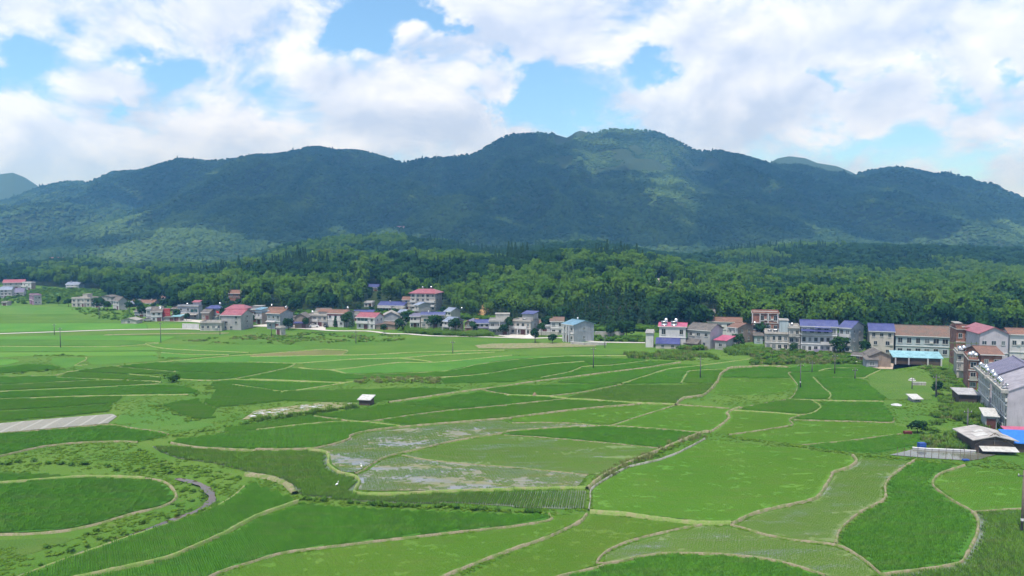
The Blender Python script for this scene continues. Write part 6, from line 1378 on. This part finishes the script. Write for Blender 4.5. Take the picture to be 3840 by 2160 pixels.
# ------------------------------------------------------------------ planting
def one_tree(label, kind, x, y, h, v=0, wide=1.0, cat='tree', name=None):
    P = hit2(x, y); cr, tr = TREES[kind][v]; base = {'broad': (9.5, 8.6, 10.6, 7.6), 'bamboo': (11.5, 10.4, 12.2), 'fir': (12.5, 10.8)}[kind][v]
    e = empty(name or {'broad': 'broadleaf_tree', 'bamboo': 'bamboo_clump', 'fir': 'conifer'}[kind], (P.x, P.y, P.z - .1), rnd.uniform(0, 6)); k = h / base; e.scale = (k * wide, k * wide, k)
    tag(e, label, cat); link('crown', cr, e); link('trunk', tr, e)
for a in (('small round dark tree left of the unfinished beige building', 'broad', 257, 1150, 5, 0, 1.2), ('slim tree between the purple house and the beige building', 'broad', 220, 1146, 6, 1, .6), ('dark round tree before the low lilac-roofed house', 'broad', 374, 1164, 7, 3, 1.2),
          ('dark tree at the corner left of the narrow white wing', 'broad', 533, 1202, 8, 2, .9), ('pointed conifer before the red-tiled white house', 'fir', 1320, 1232, 6.5, 0, 1.3), ('small conifer before the white house with red stripe', 'fir', 1258, 1226, 5, 1, 1.3),
          ('round tree before the teal glazed cream house', 'broad', 1626, 1234, 6, 3, 1.1), ('leafy round tree before the brown gabled house', 'broad', 1708, 1252, 7, 0, 1.1), ('tall pruned tree between the grey and the cream flat houses', 'broad', 1908, 1256, 8, 2, .75),
          ('round bush before the white columns of the sky-blue roof', 'broad', 2072, 1288, 3.4, 3, 1.2), ('young roadside tree by the gravel heap', 'broad', 2006, 1285, 5.5, 1, .8), ('light green tree behind the dark tiled house', 'broad', 2630, 1260, 13, 1, 1.0),
          ('dark rounded tree at the foot of the end terrace house', 'broad', 3150, 1333, 6, 3, 1.1), ('pale green tree behind the long tiled hall', 'broad', 3372, 1290, 14, 2, 1.0), ('dark tree between the end terrace house and the tall pale house', 'broad', 3250, 1300, 11, 0, 1.0),
          ('small round tree beside the garden pole', 'broad', 3512, 1486, 4, 1, .9), ('shrubby tree beside the open tile shed', 'broad', 1500, 1240, 5, 3, 1.0), ('bushy tree in the weeds right of the open tile shed', 'broad', 1440, 1250, 4, 0, 1.0),
          ('round tree beside the red canopy house', 'broad', 1888, 1258, 4.5, 3, 1.0), ('dark shrub tree beside the annex with dark windows', 'broad', 700, 1204, 4, 1, 1.0), ('leafy bush in the meadow beside the dark red box', 'broad', 3440, 1626, 2.6, 3, 1.4)):
    one_tree(*a)

for i, (lab, x, y, h) in enumerate((('small tree in the gap left of the blue-grey house', 664, 1202, 6), ('leafy tree right of the blue hipped roof', 842, 1198, 7), ('young tree before the white glazed balcony', 945, 1220, 5), ('garden tree beside the concrete pump house', 1082, 1238, 5), ('yard tree beside the low gabled house with blue awning', 1146, 1232, 5), ('tree squeezed beside the red-striped house', 1300, 1228, 7),
                                   ('bushy tree below the flat grey slope house', 1480, 1206, 7), ('tree between the narrow beige house and the violet porch', 1530, 1226, 7), ('tree at the corner of the violet-roofed long house', 1652, 1232, 6), ('tree left of the arched doorways', 1776, 1248, 5), ('yard tree right of the cream loggia', 2030, 1262, 6), ('tree beside the low white wing', 2054, 1250, 7),
                                   ('tree left of the tall grey house at the lane bend', 402, 1168, 6), ('tree between the long pillared house and the lane', 520, 1170, 7), ('tree beside the farm store under the wood', 486, 1176, 7), ('tree at the corner of the vivid pink roof', 2768, 1306, 5), ('tree before the narrow stained terrace house', 2976, 1326, 4), ('tree behind the small teal-grey shed', 2862, 1280, 8), ('tree left of the tall pale house', 3246, 1340, 6), ('tree right of the retaining wall', 2350, 1272, 7), ('round tree on the fallow ground by the dark wall', 2290, 1268, 6))):
    one_tree(lab, 'broad', x, y, h, i % 4, 1.0)
P = G(645, 1434); e = empty('bush', (P.x, P.y, 0)); tag(e, 'big dark green bush standing alone among the left middle fields', 'bush')
link('leaves', shrub_mesh(300, 2.3, 2.4, 420, .55, LEAF_SHRUB), e); MB().tube([(0, 0, -.2), (.1, 0, .9)], .14, 6, .06).build('stem', BARK, e)
def clear_of(X, Y, margin=0.0):
    k = np.ones(len(X), bool)
    for W in FIELD_WORLD:
        xs = [p[0] for p in W]; ys = [p[1] for p in W]; s = (X > min(xs)) & (X < max(xs)) & (Y > min(ys)) & (Y < max(ys))
        if s.any(): k[s] &= ~in_poly(X[s], Y[s], W)
    for w, ln in BUND_LINES:
        la = np.array(ln); s = (X > la[:, 0].min() - 1) & (X < la[:, 0].max() + 1) & (Y > la[:, 1].min() - 1) & (Y < la[:, 1].max() + 1)
        if s.any(): k[s] &= seg_dist(X[s], Y[s], ln) > w * .5
    return k
FIELD_WORLD = [[tuple(G(x, y)[:2]) for x, y in poly] for kind, poly, ang in FIELDS if kind not in 'G']
GAR = np.random.default_rng(77)
def plant(label, pts, keys, smin, smax, name='weeds'):
    pts = np.asarray(pts); pts = pts[seg_dist(pts[:, 0], pts[:, 1], STREAM) > .85]; Z = terrain(pts[:, 0], pts[:, 1]); s = GAR.uniform(smin, smax, len(pts)); return scatter(name, np.column_stack([pts, Z]), keys, scl=np.stack([s * 1.15, s * 1.15, s * (.6 if keys[0][0] == 'w' else .85)], 1), label=label, cat='plants')
def line_pts(px, width, per_m):
    ln = smooth_line([G(x, y) for x, y in px], .5); out = []
    for a, b in zip(ln[:-1], ln[1:]):
        d = b - a; L = d.length; n = GAR.poisson(L * per_m)
        for _ in range(n):
            t = GAR.random(); nv = Vector((-d.y, d.x)).normalized() * GAR.normal(0, width / 2.6); p = a + d * t + nv; out.append((p.x, p.y))
    return np.array(out) if out else np.zeros((0, 2))
def area_pts(px, per_m2, clump=0.0):
    W = [tuple(G(x, y)[:2]) for x, y in px]; xs = [p[0] for p in W]; ys = [p[1] for p in W]
    n = int((max(xs) - min(xs)) * (max(ys) - min(ys)) * per_m2); X = GAR.uniform(min(xs), max(xs), n); Y = GAR.uniform(min(ys), max(ys), n); k = in_poly(X, Y, W)
    if clump: k &= fbm(X / 5, Y / 5, 12, 3) > clump
    return np.stack([X[k], Y[k]], 1)
SH = ['shrub_0', 'shrub_1', 'shrub_2']; WE = ['weed_0', 'weed_1', 'weed_2']; RE = ['reed_0', 'reed_1', 'reed_2']; CO = ['corn_0', 'corn_1', 'corn_2']
plant('leafy shrubs along the hollow above the left oval paddy', line_pts(C5((-60, 600), (300, 592), (600, 620), (900, 632), (1050, 640), (1300, 685), (1450, 700)), 2.2, 1.1), WE + WE + SH, .45, .8, 'shrubs')
plant('green weeds on the bank above the stream bend', area_pts(C5((1040, 455), (1160, 560), (1320, 600), (1520, 630), (1720, 680), (1830, 720), (1760, 800), (1640, 850), (1640, 790), (1540, 715), (1400, 690), (1200, 660), (1000, 560)), 1.1), WE + WE + WE + WE + SH[:1], .35, .7)
plant('weeds and grass between the oval paddy and the stream', np.concatenate([line_pts(C5((1340, 735), (1430, 800), (1430, 870), (1350, 935), (1150, 1010), (900, 1090), (720, 1130)), 2.4, 2.0), line_pts(C5((720, 1130), (500, 1220), (300, 1330), (100, 1400), (-60, 1460)), 3.2, 2.2), line_pts(C5((1640, 870), (1560, 960), (1380, 1020), (1250, 1050)), .9, 2.0)]), WE + WE + WE + SH[:1], .35, .7)
plant('rough grass tufts across the left hollow meadow', area_pts(C5((-60, 560), (300, 500), (600, 462), (900, 455), (1040, 460), (1150, 540), (1000, 600), (600, 600), (-60, 590)), .35), WE, .3, .6)
plant('dense dark hedge growing along the flooded paddy', line_pts(C6((335, 868), (600, 893), (900, 915), (1200, 932), (1500, 935), (1650, 950), (1932, 966)) + C7((100, 966), (250, 978)), .7, 2.6), SH + WE, .38, .62, 'hedge')
plant('tall crop plants in a strip before the plastic-mulched plot', line_pts(C6((-60, 285), (300, 246), (500, 216), (740, 178)), 1.8, 3.0), CO + WE, .5, .85, 'crop_plants')
plant('leafy vegetables between the plastic strips', area_pts(C6((-100, 260), (0, 205), (500, 150), (760, 150), (700, 178), (300, 225)), .35), WE, .35, .6, 'vegetables')
plant('dry reeds along the straight canal bank', line_pts(C7((630, 735), (750, 668), (950, 576), (1140, 498), (1300, 430), (1450, 398)), 1.3, 3.0), RE + WE, .45, .85, 'reeds')
plant('thick weeds below the village road', area_pts(K2((-60, 935), (330, 965), (500, 925), (900, 950), (1200, 945), (1500, 955), (1500, 1015), (900, 1030), (400, 1055), (-60, 1055)), .6, .42), WE + SH + WE + WE + RE, .4, .85)
plant('weedy bank right of the dirt road', area_pts(K1((1750, 1005), (2100, 985), (2576, 960), (2576, 1045), (2000, 1040)), .6, .42), WE + SH + WE + WE + RE, .4, .85)
plant('garden shrubs below the cream houses', area_pts(K2((1480, 905), (1900, 922), (2150, 940), (2140, 975), (1900, 965), (1500, 940)), 1.0, .3), SH + CO, .7, 1.3, 'shrubs')
plant('shrubs before the bright blue-roofed white house', area_pts(K2((2150, 935), (2390, 930), (2390, 975), (2140, 978)), 1.2), SH + CO, .7, 1.3, 'shrubs')
plant('maize and weeds in the garden below the magenta-roofed house', area_pts(K3((1130, 1150), (1700, 1130), (2050, 1168), (2080, 1210), (1700, 1215), (1200, 1195)), .9, .38), CO + RE + WE, .6, 1.1)
plant('bushes at the foot of the dark tiled house', area_pts(K3((1660, 1085), (1960, 1075), (1960, 1112), (1680, 1116)), 1.3), SH + RE, .8, 1.5, 'shrubs')
plant('vegetable garden right of the pink-roofed annex', area_pts(K3((2130, 1090), (2400, 1085), (2600, 1100), (2600, 1150), (2180, 1165)), 1.1, .3), CO + SH + WE, .6, 1.2, 'vegetables')
plant('garden rows below the terrace houses', area_pts(K4((-160, 1135), (450, 1120), (830, 1150), (960, 1250), (640, 1250), (400, 1250), (-160, 1262)), 1.0, .36), SH + WE + RE, .7, 1.3)
plant('overgrown garden left of the near terrace block', area_pts(Z8((440, 520), (760, 540), (830, 600), (890, 740), (850, 850), (1090, 910), (1180, 1090), (1000, 1140), (560, 1130), (560, 1000), (700, 900), (660, 700), (600, 560)), .9, .40), WE + SH + CO + WE + RE, .6, 1.15)
plant('maize block beside the near terrace block', area_pts(Z8((850, 900), (1080, 900), (1095, 1000), (850, 1010)), 2.2), CO, .8, 1.15, 'maize')
plant('trellised vegetables above the fish pond', area_pts(Z8((520, 1150), (980, 1150), (985, 1290), (900, 1288), (560, 1270)), 1.2, .3), RE + WE + CO, .55, .95, 'vegetables')
plant('weeds along the raised path below the fish pond', np.concatenate([line_pts(C8((-350, 395), (0, 440), (250, 475), (640, 532), (900, 562), (1100, 580)), 1.2, 2.4), line_pts(C8((1100, 575), (1500, 612), (1932, 645), (2150, 660)), 1.4, 2.4)]), WE, .35, .7)
plant('tall weeds on the light strip among the middle fields', area_pts(K2((900, 1440), (1150, 1382), (1850, 1392), (1860, 1446)), .9), RE + WE, .5, .9)
plant('weeds along the ditch above the left middle fields', np.concatenate([line_pts(M1((210, 190), (400, 186), (640, 188)), 2.0, 1.4), line_pts(M1((60, 325), (300, 305), (480, 285)), 1.6, 1.4), line_pts(M1((1440, 490), (1530, 450), (1560, 400)), 2.2, 1.6), line_pts(C5((1120, 160), (1230, 190), (1350, 235), (1500, 275)), 2.2, 1.6), line_pts(C5((1290, 395), (1400, 380), (1700, 330), (1932, 295)), 1.6, 1.8), line_pts(M1((1200, 205), (1320, 205)), 1.0, 1.2)]), WE + WE + SH[:1], .5, .9)
plant('low bushes on the fallow ground behind the stone wall', area_pts(K3((840, 980), (1340, 985), (1345, 1030), (840, 1022)), .8), SH + WE, .8, 1.5, 'shrubs')
plant('scrub on the terraces below the far wood', area_pts(K1((-60, 480), (1100, 500), (1100, 640), (-60, 650)), .10), SH + WE, .8, 1.8, 'shrubs')
plant('scrub around the far left houses', area_pts(K1((700, 700), (1450, 700), (1450, 830), (1000, 800)), .10), SH + WE, .5, 1.2, 'shrubs')
bl = [p for w, ln in BUND_LINES for p in ln if p[1] < 230]
bp = np.array(bl) + GAR.normal(0, .32, (len(bl), 2)); bp = bp[GAR.random(len(bp)) < .75]
plant('tufts of grass growing along the bunds', bp, WE, .10, .34, 'grass')
sp_ = np.array([p for a, b in zip(STREAM[:-1], STREAM[1:]) for t in np.linspace(0, 1, 26) for p in [(a[0] + (b[0] - a[0]) * t, a[1] + (b[1] - a[1]) * t)]]); sp_ = sp_ + GAR.normal(0, .75, sp_.shape)
sp_ = sp_[vnoise(sp_[:, 0] / 3.2, sp_[:, 1] / 3.2, 4) > .42]
scatter('weeds', np.column_stack([sp_, terrain(sp_[:, 0], sp_[:, 1])]), WE, smin=.25, smax=.55, label='weeds hanging over the muddy stream', cat='plants')
# everywhere else low grass on the open ground
n = 52000; Y = 80 * (270 / 80) ** GAR.random(n); X = GAR.uniform(-.70, .70, n) * Y; k = clear_of(X, Y); k &= seg_dist(X, Y, STREAM) > 1.3
ppx, ppy = project(X, Y, 0 * X); k &= ~in_poly(ppx, ppy, POND_PX); k &= fbm(X / 6, Y / 6, 5, 3) > .42
plant('short rough grass on banks and open ground', np.stack([X[k], Y[k]], 1), WE, .18, .42, 'grass')
# wood edge
xx = GAR.uniform(430, 3860, 2600); dd = np.interp(xx, *T_F1) + 5 + GAR.normal(0, 3.5, len(xx)); X = (xx - 1920) / F * dd
plant('undergrowth along the foot of the wood', np.stack([X, dd], 1), SH, 1.0, 2.2, 'undergrowth')
# plastic mulch: small pale scraps of film lying on the soil
flat_patch('mulched_plot', C6((-110, 272), (0, 200), (500, 140), (770, 146), (700, 182), (300, 232)), SOIL, .06)
pts = area_pts(C6((-110, 262), (0, 205), (500, 145), (760, 150), (690, 178), (300, 226)), .75, .5); m = MB()
for x, y in pts:
    w, l, a = rnd.uniform(.06, .16), rnd.uniform(.25, .9), rnd.uniform(-.3, .3); dx, dy = math.cos(a), math.sin(a)
    m.add([(x - dx * l - dy * w, y - dy * l + dx * w, .10), (x + dx * l - dy * w, y + dy * l + dx * w, .14), (x + dx * l + dy * w, y + dy * l - dx * w, .10), (x - dx * l + dy * w, y - dy * l - dx * w, .12), (x, y, .17)], [(1, 0, 4), (2, 1, 4), (3, 2, 4), (0, 3, 4)])
tag(m.build('plastic_mulch', MATS['plastic_white']), 'torn white plastic mulch strips on the vegetable plot', 'plastic film', kind='stuff')
build_woods()
